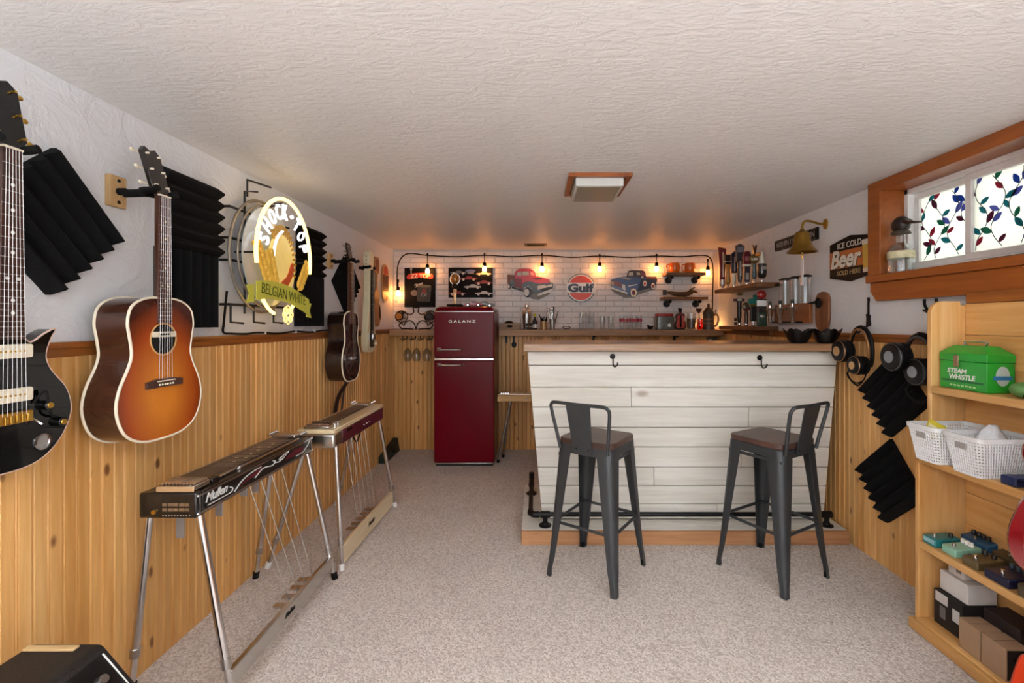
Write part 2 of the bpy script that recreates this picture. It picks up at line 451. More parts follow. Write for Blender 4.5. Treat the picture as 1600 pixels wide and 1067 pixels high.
# ------------------------------------------------------------------ window_1
wi = bpy.data.objects.new('window_1', None); COL.objects.link(wi); struct(wi)
fx = XR - 0.05                      # face of the wooden surround
gx = XR + 0.075                     # plane of the white slider
MB().box((fx, WY1 - 0.012, WZ0 - 0.02), (gx + 0.02, WY1 + 0.075, 1.979)).build('far_jamb', STAIN, wi, 0.003)
MB().box((fx, WY0 - 0.075, WZ0 - 0.02), (gx + 0.02, WY0 + 0.012, 1.979)).build('near_jamb', STAIN, wi, 0.003)
MB().box((fx, WY0 + 0.012, WZ1 - 0.012), (gx + 0.02, WY1 - 0.012, 1.979)).build('head', STAIN, wi, 0.003)
MB().box((fx - 0.012, WY0 - 0.075, WZ0 - 0.03), (gx + 0.02, WY1 + 0.075, WZ0 + 0.008)).build('sill', STAIN, wi, 0.003)
m = MB(); pts = [(WY1 + 0.07, WZ0 - 0.03), (WY1 + 0.07, WZ0 - 0.075), (WY1 + 0.03, WZ0 - 0.125), (WY0 - 0.075, WZ0 - 0.125), (WY0 - 0.075, WZ0 - 0.03)]
m.plate(pts, XR - 0.04, XR - 0.002); m.build('apron', STAIN, wi, 0.003)
m = MB(); fw = 0.035
for a, b in (((WY0, WZ0), (WY1, WZ0 + fw)), ((WY0, WZ1 - fw), (WY1, WZ1)), ((WY0, WZ0), (WY0 + fw, WZ1)), ((WY1 - fw, WZ0), (WY1, WZ1))):
    m.box((gx, a[0], a[1]), (gx + 0.06, b[0], b[1]))
m.build('slider_frame', WHITE, wi, 0.003)
FILM = bpy.data.materials.new('frosted_film'); FILM.use_nodes = True
N = FILM.node_tree.nodes; L = FILM.node_tree.links; N.clear()
o_ = N.new('ShaderNodeOutputMaterial'); mx_ = N.new('ShaderNodeMixShader'); mx_.inputs[0].default_value = 0.25
t_ = N.new('ShaderNodeBsdfTranslucent'); t_.inputs[0].default_value = lin('f6f4e8'); d_ = N.new('ShaderNodeBsdfDiffuse'); d_.inputs[0].default_value = lin('eeeee6')
L.new(t_.outputs[0], mx_.inputs[1]); L.new(d_.outputs[0], mx_.inputs[2]); L.new(mx_.outputs[0], o_.inputs[0])
MATS['film'] = FILM
def stain(name, col):
    mm = bpy.data.materials.new(name); mm.use_nodes = True; n = mm.node_tree.nodes; l = mm.node_tree.links; n.clear()
    o = n.new('ShaderNodeOutputMaterial'); x = n.new('ShaderNodeMixShader'); x.inputs[0].default_value = 0.3
    t = n.new('ShaderNodeBsdfTranslucent'); d = n.new('ShaderNodeBsdfDiffuse'); t.inputs[0].default_value = lin(col); d.inputs[0].default_value = lin(col)
    l.new(t.outputs[0], x.inputs[1]); l.new(d.outputs[0], x.inputs[2]); l.new(x.outputs[0], o.inputs[0]); return mm
LEAFM = [stain('stained_teal', '3f98a4'), stain('stained_blue', '3f66b8'), stain('stained_rose', 'b04660'), stain('stained_lilac', '7f86c8'), stain('stained_green', '3c8f78'), stain('stained_plum', '7c3a5c')]
VINE = mat('vine_lead', '3a4a44', 0.6)
def sash(y0, y1, xo, nm, seed):
    z0, z1 = WZ0 + fw, WZ1 - fw
    s = MB(); t = 0.03
    for a, b in (((y0, z0), (y1, z0 + t)), ((y0, z1 - t), (y1, z1)), ((y0, z0 + t), (y0 + t, z1 - t)), ((y1 - t, z0 + t), (y1, z1 - t))):
        s.box((xo, a[0], a[1]), (xo + 0.025, b[0], b[1]))
    so = s.build('sash', WHITE, wi, 0.003)
    MB().box((xo + 0.012, y0 + t, z0 + t), (xo + 0.016, y1 - t, z1 - t)).build('pane', FILM, so)
    rn = random.Random(seed); xx = xo + 0.0115
    ya, yb, za, zb = y0 + t + 0.008, y1 - t - 0.008, z0 + t + 0.008, z1 - t - 0.008
    vm = MB(); lm = [MB() for _ in LEAFM]; spots = []
    for v in range(4):
        yy = ya + (yb - ya) * (0.1 + 0.27 * v); pts = []
        for k in range(8):
            zz = za + (zb - za) * k / 7
            pts.append((xx, min(max(yy + 0.03 * math.sin(k * 1.1 + v * 2 + seed), ya), yb), zz))
        pts = crom(pts, 4, False); vm.tube(pts, 0.0018, 4)
        for k in range(2, len(pts) - 1, 4):
            spots.append((pts[k][1], pts[k][2], 1 if (k // 4) % 2 else -1))
    for i, (yy, zz, sg) in enumerate(spots):
        a = rn.uniform(0.3, 1.2) * sg + (0 if sg > 0 else PI); ln = rn.uniform(0.042, 0.058); wd = ln * 0.25
        ca, sa = math.cos(a), math.sin(a)
        c0 = (yy, zz); lf = [(0, 0), (0.3, 0.8), (0.6, 0.9), (1, 0), (0.6, -0.9), (0.3, -0.8)]
        pp = [(c0[0] + ca * u * ln - sa * q * wd, c0[1] + sa * u * ln + ca * q * wd) for u, q in crom(lf, 2)]
        pp = [(min(max(p, ya - 0.006), yb + 0.006), min(max(q, za - 0.006), zb + 0.006)) for p, q in pp]
        m2 = MB().plate(pp, xx + 0.0002 * (i % 3), xx - 0.0008)
        m2.build('leaf', LEAFM[rn.randrange(len(LEAFM))], so, smooth=0)
    vm.build('vine', VINE, so)
ym = (WY0 + WY1) / 2
sash(ym - 0.015, WY1 - fw, gx + 0.03, 'far', 3)
sash(WY0 + fw, ym + 0.02, gx + 0.003, 'near', 8)

# ------------------------------------------------------------------ ceiling fittings
t = thing('ceiling_return_box', 'wood-framed pale box fitting with olive panel on the ceiling', 'ceiling fitting', (0.312, 2.41, ZC))
m = MB(); a, b, fwd = 0.155, 0.18, 0.028
for p, q in (((-a, -b), (a, -b + fwd)), ((-a, b - fwd), (a, b)), ((-a, -b + fwd), (-a + fwd, b - fwd)), ((a - fwd, -b + fwd), (a, b - fwd))):
    m.box((p[0], p[1], -0.018), (q[0], q[1], 0))
m.build('wooden_frame', STAIN, t, 0.002)
MB().box((-0.118, -0.145, -0.055), (0.118, 0.15, 0)).build('housing', mat('pale_housing', 'cfd0cb', 0.5), t, 0.004)
MB().box((-0.106, -0.133, -0.058), (0.106, 0.138, -0.0545)).build('diffuser', mat('olive_diffuser', '8b8672', 0.35, coat=0.3), t, 0.002)
t = thing('ceiling_register', 'small dark metal air register on the ceiling near back wall', 'air vent', (onB(837, 382, 0.3).x, 4.27, ZC))
m = MB()
for p, q in (((-0.105, -0.06), (0.105, -0.045)), ((-0.105, 0.045), (0.105, 0.06)), ((-0.105, -0.045), (-0.08, 0.045)), ((0.08, -0.045), (0.105, 0.045))): m.box((p[0], p[1], -0.008), (q[0], q[1], 0))
m.build('frame', mat('bronze_metal', '6b5a3c', 0.4, 0.8), t, 0.001)
for k in range(5): MB().bar((-0.08, -0.036 + k * 0.018, -0.006), (0.08, -0.036 + k * 0.018, -0.006), 0.012, 0.002, (0, 0.5, 1)).build('louvre', mat('dark_bronze', '3a3226', 0.5, 0.6), t)
# ceiling lamp added out of view behind the camera as extra fill
t = thing('added_ceiling_lamp', 'added round opal flush ceiling lamp, unseen fill behind the camera', 'lamp', (0.1, -0.9, ZC))
MB().lathe([(0.17, 0), (0.18, -0.01), (0.175, -0.03)], n=32).build('base', WHITE, t)
MB().lathe([(0.165, -0.03), (0.16, -0.06), (0.12, -0.085), (0.06, -0.095), (0.01, -0.097)], n=32).build('opal_shade', mat('opal_lit', 'fff1df', 0.5, emit=10), t)
for i_, (ux, uy) in enumerate(UPL):  # added uplighter bodies around the unseen bounce fill lights
    t = thing('added_floor_lamp', ('added slim black uplighter, unseen bounce fill behind the camera, left side', 'added slim black uplighter, unseen bounce fill behind the camera, right side')[i_], 'lamp', (ux, uy, 0), 0, 'added uplighter lamps')
    MB().lathe([(.13, 0), (.13, .012), (.03, .022), (.012, .03)], n=28).build('base', BLACK, t)
    MB().cyl((0, 0, .02), (0, 0, 1.26), .011, 12).build('pole', BLACK, t)
    MB().lathe([(.012, 1.25), (.08, 1.27), (.15, 1.33), (.158, 1.36), (.152, 1.36), (.145, 1.33), (.075, 1.275), (.01, 1.265)], n=32).build('bowl_shade', STEELM, t)
    sl = MB().lathe([(.05, 1.276), (.05, 1.30), (.03, 1.31)], n=16).build('lamp_disc', mat('lamp_disc_lit', 'fff4e6', .5, emit=4), t)
# ------------------------------------------------------------------ bar counter
BXR = XR - 0.032
bar = thing('bar_counter', 'white plank bar counter flaring toward the top on a raised platform', 'bar', (0.85, 2.9, 0))
def bp_(x, y, z): return (x - 0.85, y - 2.9, z)
PZ = 0.075
# platform
MB().box(bp_(-0.083, 2.62, 0), bp_(BXR, 3.35, PZ - 0.012)).build('platform_core', mat('platform_core_wood', 'b7a58f', 0.7), bar)
def row_at(z):
    t = (z - PZ) / (1.092 - PZ); t = max(0, min(1, t))
    return (0.036 + (-0.052 - 0.036) * t, (1.715 + (1.735 - 1.715) * t), 2.75 - 0.10 * t)   # left x, right x, front y
MB().box(bp_(-0.085, 2.598, 0), bp_(BXR, 2.62, PZ)).build('platform_front_board', wood('raw_front_board', 'c89468', '9c6a44', 0.6, 'X', rnd=0.05), bar, 0.003)
for i, (a, b) in enumerate(((2.621, 2.70), (2.702, 2.80))):
    MB().box(bp_(-0.083, a, PZ - 0.012), bp_(BXR, b, PZ)).build('platform_board', WPLANK, bar, 0.002)
MB().box(bp_(-0.083, 2.802, PZ - 0.012), bp_(0.06, 3.35, PZ)).build('platform_board', WPLANK, bar, 0.002)
# core behind the planks
m = MB(); l0, r0, y0 = row_at(PZ); l1, r1, y1 = row_at(1.092)
m.hexa([bp_(l0 + .012, y0 + .02, PZ), bp_(r0 - .01, y0 + .02, PZ), bp_(r0 - .01, 3.0, PZ), bp_(l0 + .012, 3.0, PZ), bp_(l1 + .012, y1 + .02, 1.09), bp_(r1 - .01, y1 + .02, 1.09), bp_(r1 - .01, 3.0, 1.09), bp_(l1 + .012, 3.0, 1.09)])
m.build('carcass', mat('carcass_dark', '3c3028', 0.8), bar)
rows = [1.088, 1.008, 0.880, 0.762, 0.642, 0.523, 0.402, 0.286, 0.176, 0.082]
joints = {2: 0.33, 5: 0.70, 6: 0.40, 3: 0.72, 8: 0.62}
def plank(za, zb, fa, fb):
    g = 0.0022
    la, ra, ya = row_at(za - g); lb, rb, yb = row_at(zb + g)
    def X(l, r, f): return l + (r - l) * f
    e = 0.0015
    m = MB(); j = random.uniform(-0.002, 0.002)
    m.hexa([bp_(X(lb, rb, fb_) + s, yb + d + j, zb + g) for fb_, s, d in ((fa, e, 0), (fb, -e, 0), (fb, -e, 0.02), (fa, e, 0.02))] +
           [bp_(X(la, ra, fb_) + s, ya + d + j, za - g) for fb_, s, d in ((fa, e, 0), (fb, -e, 0), (fb, -e, 0.02), (fa, e, 0.02))])
    m.build('plank', WPLANK, bar, 0.0015, 1)
for i in range(len(rows) - 1):
    cuts = [0.0] + ([joints[i]] if i in joints else []) + [1.0]
    for a, b in zip(cuts, cuts[1:]): plank(rows[i], rows[i + 1], a, b)
# left end planks
for i in range(len(rows) - 1):
    la, _, ya = row_at(rows[i] - .002); lb, _, yb = row_at(rows[i + 1] + .002)
    MB().hexa([bp_(lb, yb + .021, rows[i + 1] + .002), bp_(lb + .01, yb + .021, rows[i + 1] + .002), bp_(lb + .01, 3.0, rows[i + 1] + .002), bp_(lb, 3.0, rows[i + 1] + .002),
               bp_(la, ya + .021, rows[i] - .002), bp_(la + .01, ya + .021, rows[i] - .002), bp_(la + .01, 3.0, rows[i] - .002), bp_(la, 3.0, rows[i] - .002)]).build('plank', WPLANK, bar)
# coat hooks on the front
for px, py in ((957, 560), (1187, 562)):
    c = Vector((U(px, 2.655), 2.655, V(py, 2.655)))
    h = MB(); x, y, z = bp_(*c)
    h.cyl((x, y + 0.006, z + 0.012), (x, y - 0.003, z + 0.012), 0.016, 14)
    hk = h.build('coat_hook', BLACK, bar)
    MB().tube(crom([(x, y - 0.003, z + 0.012), (x, y - 0.02, z + 0.0), (x, y - 0.022, z - 0.03), (x + .006, y - 0.03, z - 0.045), (x + .02, y - 0.04, z - 0.035), (x + .022, y - .04, z - .02)], 4, False), 0.004, 6).build('hook_arm', BLACK, hk)
tp = thing('wooden_countertop', 'thick brown reclaimed-wood slab on the white plank bar', 'bar top', (0.85, 2.83, 1.0925))
SLAB = wood('bar_slab_wood', 'b08866', '84603f', 0.3, 'X', rnd=0.02, coat=0.3)
ys = [2.555, 2.74, 2.92, 3.10]
for a, b in zip(ys, ys[1:]):
    MB().box((-0.92, a - 2.83 + .0008, 0), (BXR - 0.85, b - 2.83 - .0008, 0.043)).build('slab_board', SLAB, tp, 0.004)

# pipe foot rail
yr, zr = 0.0, 0.066; xl, xr = U(829, 2.68) - 0.85, 1.70 - 0.85
fr = MB().tube([(xl + .03, yr, zr), (xr, yr, zr)], 0.0135, 12).build('foot_rail', BLACK, bar); fr.location = (0, 2.675 - 2.9, PZ); fr['label'] = 'black iron pipe foot rail'
MB().tube(crom([(xl + .05, yr, zr), (xl + .02, yr, zr), (xl, yr + .02, zr), (xl, yr + .05, zr)], 4, False), 0.018, 12).build('elbow', BLACK, fr)
MB().tube([(xl, yr + .03, zr), (xl, 0.55, zr)], 0.0135, 12).build('side_pipe', BLACK, fr)
MB().tube(crom([(xl, .53, zr), (xl, .57, zr + .002), (xl, .59, zr + .02), (xl, .59, zr + .05)], 4, False), 0.018, 12).build('elbow', BLACK, fr)
for x, y in ((xl + .085, yr), (xr - .015, yr), (xl, .50)):
    m = MB().lathe([(0.036, 0), (0.036, 0.007), (0.02, 0.010), (0.018, 0.02), (0.0145, 0.022), (0.0145, zr)], (x, y, 0), 18); m.build('floor_flange', BLACK, fr)
    MB().tube([(x - .028, y, zr), (x + .028, y, zr)] if y == yr else [(x, y - .028, zr), (x, y + .028, zr)], 0.019, 14).build('tee_fitting', BLACK, fr)

# ------------------------------------------------------------------ bar stools
GUN = mat('gunmetal_paint', '46494c', 0.42, 0.55, var=0.05)
SEATW = wood('dark_seat_wood', '5e4238', '3e2a24', 0.4, 'X', rnd=0.03)
def stool(loc, rz, label):
    t = thing('bar_stool', label, 'bar stool', loc, rz, 'metal bar stools at the white bar')
    MB().slab(rrect(-0.148, -0.148, 0.148, 0.148, 0.045), 0.655, 0.683).build('seat', SEATW, t, 0.006, 3)
    m = MB()
    for k in range(4):
        c, s_ = math.cos(k * PI / 2), math.sin(k * PI / 2)
        def R(x, y, z): return (x * c - y * s_, x * s_ + y * c, z)
        m.hexa([R(-.10, -.150, .615), R(.10, -.150, .615), R(.10, -.146, .615), R(-.10, -.146, .615), R(-.12, -.146, .656), R(.12, -.146, .656), R(.12, -.142, .656), R(-.12, -.142, .656)])
    m.slab(rrect(-0.147, -0.147, 0.147, 0.147, 0.045), 0.645, 0.656)
    m.build('seat_frame', GUN, t)
    for sx, sy in ((1, 1), (1, -1), (-1, 1), (-1, -1)):
        rings = []
        for q in (0, .04, .12, .3, .5, .7, .85, .93, 1.0):
            z = 0.652 * (1 - q); e = 0.148 + 0.037 * q + (0.004 * max(0, q - .75) / .25)
            a = 0.082 - 0.048 * min(1, q / .92); r = 0.04 - 0.024 * q; th = 0.004
            if q > .9: a = 0.030; r = .011
            P = [(e - a, e), ]
            for k in range(5):
                an = PI / 2 * (1 - k / 4); P.append((e - r + r * math.cos(an), e - r + r * math.sin(an)))
            P.append((e, e - a)); P.append((e - th, e - a))
            ri = max(r - th, 0.001)
            for k in range(5):
                an = PI / 2 * (k / 4); P.append((e - r + ri * math.cos(an), e - r + ri * math.sin(an)))
            P.append((e - a, e - th))
            rings.append([(sx * x, sy * y, z) for x, y in P])
        lg = MB().loft(rings).build('leg', GUN, t)
        e = .1845
        MB().cyl((sx * (e - .01), sy * (e - .01), 0), (sx * (e - .01), sy * (e - .01), .02), .011, 10).build('foot_cap', BLACKM, lg)
    for a, b in (((1, 1), (1, -1)), ((1, -1), (-1, -1)), ((-1, -1), (-1, 1)), ((-1, 1), (1, 1))):
        zz = .265; e = .158
        MB().tube([(a[0] * e, a[1] * e, zz), (b[0] * e, b[1] * e, zz)], 0.0075, 8).build('stretcher', GUN, t)
    for sx in (-1, 1): MB().bar((sx * .142, -.14, .60), (sx * .142, .14, .60), .004, .014).build('upper_brace', GUN, t)
    pts = crom([(-.128, -.150, .635), (-.140, -.166, .72), (-.156, -.188, .83), (-.150, -.196, .856), (-.125, -.200, .866), (0, -.206, .866), (.125, -.200, .866), (.150, -.196, .856), (.156, -.188, .83), (.140, -.166, .72), (.128, -.150, .635)], 5, False)
    MB().tube(pts, 0.0085, 10).build('back_frame', GUN, t)
    MB().hexa([(-.05, -.156, .628), (.05, -.156, .628), (.05, -.152, .628), (-.05, -.152, .628), (-.066, -.208, .866), (.066, -.208, .866), (.066, -.204, .866), (-.066, -.204, .866)]).build('back_panel', GUN, t, .001)
    for sx in (-.033, .033): MB().sphere((sx, -.158, .645), .0055, 8).build('bolt', BLACK, t)
    return t
stool((0.309, 2.34, 0), math.radians(-34), 'metal bar stool with low back nearest the fridge')
stool((1.19, 2.333, 0), math.radians(30.7), 'metal bar stool with low back nearest the wall of headphones')

# ------------------------------------------------------------------ ledge on the back wall
for name, x0, x1, lab in (('wall_ledge', XL + 0.031, -0.905, 'short thick wooden ledge above the hanging wine glasses'), ('wall_ledge', -0.355, XR - 0.032, 'long thick wooden ledge carrying the glassware on back wall')):
    t = thing(name, lab, 'ledge', ((x0 + x1) / 2, YB - 0.12, 1.13), 0, 'ledges on the back wall')
    hw = (x1 - x0) / 2
    MB().box((-hw, -0.10, 0), (hw, 0.10, 0.06)).build('ledge_board', RUST, t, 0.004)
    if x1 > 0:
        for px in (930, 1060, 790):
            x = U(px, 4.40) - (x0 + x1) / 2
            if abs(x) < hw: MB().box((x - .01, .07, -.075), (x + .01, .1, 0)).box((x - .01, -.03, -.012), (x + .01, .1, 0)).build('bracket', BLACK, t)

# ------------------------------------------------------------------ fridge
RED = mat('burgundy_enamel', '690014', 0.2, 0.0, var=0.02, spec=.22)
RED2 = mat('burgundy_side', '560010', 0.3, 0.0, var=0.02, spec=.25)
fy = 4.02
t = thing('retro_fridge', 'burgundy retro two-door fridge with chrome trim', 'fridge', ((-.893 - .369) / 2, fy, 0))
hw = 0.262; FH = 1.40
MB().box((-hw, .05, .03), (hw, .53, FH - .05)).build('cabinet', RED2, t, 0.008, 3)
def door(z0, z1, name, top):
    m = MB()
    ol = rrect(-hw, z0, hw, z1, .012)
    if top:
        r = .05
        ol = [(-hw, z0), (hw, z0)] + [(hw - r + r * math.cos(a), z1 - r + r * math.sin(a)) for a in [PI / 2 * k / 5 for k in range(6)]] + [(-hw + r - r * math.sin(a), z1 - r + r * math.cos(a)) for a in [PI / 2 * k / 5 for k in range(6)]]
    m.loft([[(x, .048, z) for x, z in ol], [(x, .0, z) for x, z in ol]])
    return m.build(name, RED, t, .008, 3)
def hbar(z0, z1, d, par, y=-.004, x0=-hw + .004, x1=hw - .004):
    return MB().box((x0, y, z0), (x1, y + .02, z1)).build('chrome_trim', CHROME, par, .002)
dz = V(561, fy)
du = door(dz + .012, FH - .045, 'upper_door', False)
dl = door(.035, dz - .012, 'lower_door', False)
# curved crown above the upper door
m = MB(); rings = []
for z, a, y0 in ((FH - .0445, .002, .0), (FH - .032, .003, .003), (FH - .02, .010, .010), (FH - .010, .022, .022), (FH - .003, .040, .040), (FH, .062, .062)):
    rings.append([(x, y + .265, z) for x, y in rrect(-hw + a, -.265 + y0, hw - a, .265 - a * .4, .03, 4)])
m.loft(rings); m.build('crown', RED, t)
hbar(FH - .052, FH - .044, 0, t)
hbar(dz - .011, dz + .011, 0, t, -.008)
hbar(.022, .034, 0, t)
MB().box((-hw + .01, .03, .0), (hw - .01, .5, .03)).build('plinth', BLACKM, t)
for par, z in ((du, V(546, fy)), (dl, V(570, fy))):
    x0 = U(684, fy) + .631; x1 = U(722, fy) + .631
    h = MB(); h.tube(crom([(x0, .002, z), (x0 + .01, -.03, z), (x0 + .05, -.038, z), (x1 - .03, -.034, z), (x1, .002, z)], 5, False), .009, 10); h.build('handle', CHROME, par)
    MB().box((x0 - .006, -.006, z - .014), (x0 + .03, .002, z + .014)).build('handle_base', STEELM, par, .003)
    MB().sphere((x1 + .015, -.002, z + .002), .005, 8).build('lock', CHROME, par)
text(du, 'GALANZ', ((U(722, fy) + .631), -.0003, V(502, fy)), .235, .022, mat('silver_letters', 'd9c9bd', 0.3, 0.7), rot=(0, 0, -PI / 2), space=1.5, th=.003)

# ------------------------------------------------------------------ bookcase on the right
bk = thing('bookcase', 'open pine bookcase with rounded side panel against right wall', 'bookcase', (1.68, 1.2, 0))
bx_, by_ = 1.68, 1.2
BYF = 1.905
def B_(x, y, z): return (x - bx_, y - by_, z)
X1 = XR - .034
def side(y0, y1):
    m = MB()
    pts = [(1.565, 0), (1.565, .69), (1.615, .735)] + [(1.615 + .05 - .05 * math.cos(a), 1.29 + .05 * math.sin(a)) for a in [PI / 2 * k / 6 for k in range(7)]] + [(X1 - .03, 1.34), (X1 - .03, 1.325), (X1, 1.325), (X1, 0)]
    m.loft([[B_(x, y0, z) for x, z in pts], [B_(x, y1, z) for x, z in pts]])
    m.build('side_panel', PINE_F, bk, .003)
side(BYF - .02, BYF); side(1.37, 1.39)
for z, x0 in ((.965, 1.612), (.682, 1.562), (.335, 1.562)):
    MB().box(B_(x0, 1.391, z), B_(X1 - .014, BYF - .021, z + .028)).build('shelf', PINE_H, bk, .003)
MB().box(B_(1.55, 1.391, 0), B_(X1 - .014, BYF - .021, .05)).build('bottom_shelf', PINE_H, bk, .004)
MB().box(B_(1.535, 1.37, 0), B_(1.5645, BYF, .045)).build('base_lip', PINE_H, bk, .006)
zb = .05
while zb < 1.31:
    MB().box(B_(X1 - .013, 1.391, zb + .001), B_(X1, BYF - .021, min(zb + .128, 1.33))).build('back_board', PINE_H, bk, .002); zb += .128
MB().box(B_(X1 - .02, 1.37, 1.331), B_(X1 + .002, BYF - .03, 1.375)).build('top_cap', RAIL, bk, .003)

# ------------------------------------------------------------------ pedal steel guitars on the left
def legs(t, pts, m1, footm, r=.0125):
    for a, b in pts:
        a, b = Vector(a), Vector(b); f = a + (b - a) * .78; g = a + (b - a) * .95
        lg = MB().tube([a, f], r, 12).tube([f, b - (b - a).normalized() * .012], r * .82, 12).build('leg', m1, t)
        MB().tube([f - (b - a).normalized() * .02, f + (b - a).normalized() * .012], r * 1.2, 12).build('leg_collar', STEELM, lg)
        MB().tube([g, b], r * 1.15, 10).build('foot_tip', footm, lg)
PBLK = mat('black_lacquer', '101012', 0.25, coat=0.4)
ALU = mat('polished_aluminium', 'c9c6c1', 0.25, 1.0, var=0.05)
FRET = wood('dark_fretboard', '5c4a40', '3c302a', 0.4, 'Z', rnd=0.02)
DIN = mat('inlay_pearl', 'd9d4a8', 0.35)
# ---- black one
ox, oy = -1.195, 1.88
t = thing('pedal_steel_guitar', 'black pedal steel guitar with flame pinstripes on chrome legs', 'pedal steel', (ox, oy, 0), 0, 'pedal steel guitars along the left wall')
zb_, zt = .617, .700; w2 = .094; l2 = .387
MB().box((-w2, -l2, zb_), (w2, -l2 + .028, zt)).build('end_plate', PBLK, t, .006)
MB().box((-w2, l2 - .028, zb_), (w2, l2, zt)).build('end_plate', PBLK, t, .006)
MB().box((w2 - .016, -l2 + .028, zb_ + .004), (w2, l2 - .028, zt - .003)).build('front_apron', PBLK, t, .002)
MB().box((-w2, -l2 + .028, zb_ + .004), (-w2 + .016, l2 - .028, zt - .003)).build('back_apron', PBLK, t, .002)
MB().box((-w2 + .016, -l2 + .028, zt - .022), (w2 - .016, l2 - .028, zt - .004)).build('deck', mat('dark_deck', '2a2220', 0.35, coat=.4), t)
for z in (zt - .012, zb_ + .012):
    MB().box((w2, -l2 + .012, z - .0035), (w2 + .003, l2 - .012, z + .0035)).build('chrome_strip', CHROME, t)
MB().box((w2, -l2 + .014, zb_ + .017), (w2 + .002, -l2 + .017, zt - .017)).build('chrome_strip', CHROME, t)
for y in (-l2 + .006, l2 - .008):
    for z in (zt - .012, zb_ + .012): MB().sphere((w2 + .001, y, z), .005, 8).build('rivet', CHROME, t)
PIN = mat('white_pinstripe', 'dcdcda', 0.4); PRD = mat('maroon_flame', '5a0d1c', 0.4)
zc_ = (zb_ + zt) / 2
def yz(py0, pz0): return (w2 + .0022, -l2 + .77 * py0, zb_ + .083 * pz0)
for c in ([(.24, .25), (.30, .55), (.38, .70), (.45, .72)], [(.40, .35), (.47, .6), (.55, .50), (.58, .62), (.56, .72), (.60, .52), (.66, .58), (.72, .8)], [(.70, .80), (.62, .62), (.66, .55)], [(.80, .30), (.88, .34), (.94, .6), (.97, .85)]):
    MB().tube(crom([yz(*p) for p in c], 5, False), .0022, 6).build('pinstripe', PIN, t)
for c in ([(.26, .35), (.36, .55), (.46, .75), (.44, .5), (.36, .42)], [(.68, .45), (.80, .72), (.90, .5), (.80, .35)]):
    m = MB(); m.plate([yz(*p)[1:] for p in crom(c, 4)], w2, w2 + .0012); m.build('flame_decal', PRD, t)
text(t, 'Mullen', (w2 + .0003, -l2 + .095, zc_ + .008), .11, .030, PIN, shear=.4, bold=.02)
MB().tube(crom([(w2+.0022, -l2+.05, zc_-.017),(w2+.0022,-l2+.10,zc_-.017),(w2+.0022,-l2+.165,zc_-.016),(w2+.0022,-l2+.175,zc_-.004),(w2+.0022,-l2+.16,zc_+.004)],5,False),.0016,6).build('pinstripe', PIN, t)
MB().box((w2, l2-.11, zb_+.019), (w2+.0015, l2-.03, zb_+.028)).build('badge', STEELM, t)
# end plate graphics: jack and rows of marks
e = -l2 - .0005
MB().cyl((-.042, e, zb_ + .022), (-.042, e - .006, zb_ + .022), .007, 12).build('output_jack', GOLD, t)
for r_ in range(2):
    m = MB()
    for k in range(5): m.box((-.016 + k * .018, e - .001, zb_ + .024 + r_ * .016), (-.002 + k * .018 + .002 * (k % 2), e + .0008, zb_ + .034 + r_ * .016))
    stuff(m.build('tuning_chart', STEELM, t))
m = MB()
for k in range(10): m.sphere((-.014 + k * .0095, e, zb_ + .010), .0026, 6)
stuff(m.build('tuning_nuts', CHROME, t))
# changer (wood block + rollers) at the near end
MB().box((-.042, -l2 + .012, zt), (.078, -l2 + .085, zt + .018)).build('changer_block', ALU, t, .003)
MB().box((-.043, -l2 + .006, zt), (.079, -l2 + .0118, zt + .017)).build('changer_face', wood('changer_wood', 'd4b48c', 'b08a60', .4, 'X'), t, .002)
for k in range(10): MB().cyl((-.034 + k * .0115, -l2 + .022, zt + .022), (-.034 + k * .0115, -l2 + .078, zt + .022), .0045, 8).build('string_finger', CHROME, t)
MB().box((-.05, -l2 + .10, zt - .004), (.075, -l2 + .14, zt + .014)).build('pickup', PBLK, t, .004)
MB().box((-.045, -l2 + .15, zt - .004), (.052, l2 - .10, zt + .006)).build('fretboard', FRET, t, .001)
m = MB()
for k in range(1, 20):
    y = (l2 - .10) - (.62) * (1 - 2 ** (-k / 12)) * 1.0
    m.box((-.044, y - .001, zt + .006), (.051, y + .001, zt + .0068))
stuff(m.build('fret_lines', STEELM, t))
for k in (3, 5, 7, 9, 12, 15):
    y = (l2 - .10) - .62 * (1 - 2 ** (-(k - .5) / 12))
    for dx in ((-.02, .02) if k in (5, 12) else (0.004,)): MB().box((dx - .006, y - .006, zt + .006), (dx + .006, y + .006, zt + .0072)).build('inlay', DIN, t)
m = MB()
for k in range(10): m.tube([(-.034 + k * .0115, -l2 + .05, zt + .0275), (-.03 + k * .009, l2 - .075, zt + .022)], .0006, 4)
stuff(m.build('strings', STEELM, t))
m = MB(); m.tube(crom([(.062, -l2 + .10, zt + .002), (.064, -l2 + .25, zt + .004), (.072, -l2 + .28, zt + .004), (.074, l2 - .10, zt + .004)], 5, False), .006, 8); m.build('arm_rail', CHROME, t)
MB().box((-.05, l2 - .085, zt), (.05, l2 - .012, zt + .022)).build('keyhead', ALU, t, .004)
for k in range(5):
    for s_ in (-1, 1):
        y = l2 - .078 + k * .014
        MB().cyl((s_ * .05, y, zt + .014), (s_ * .068, y, zt + .02), .003, 6).sphere((s_ * .074, y, zt + .022), .0075, 8, (1, .5, .8)).build('tuning_peg', CHROME, t)
legs(t, [((-.085, -l2 + .03, zb_), (-1.376 - ox, 1.565 - oy, 0)), ((.082, -l2 + .03, zb_), (-.985 - ox, 1.50 - oy, 0)),
         ((-.085, l2 - .03, zb_), (-1.378 - ox, 2.262 - oy, 0)), ((.082, l2 - .03, zb_), (-.985 - ox, 2.255 - oy, 0))], CHROME, BLACKM)
pa, pb = Vector((-1.003 - ox, 1.505 - oy, .085)), Vector((-1.003 - ox, 2.245 - oy, .085))
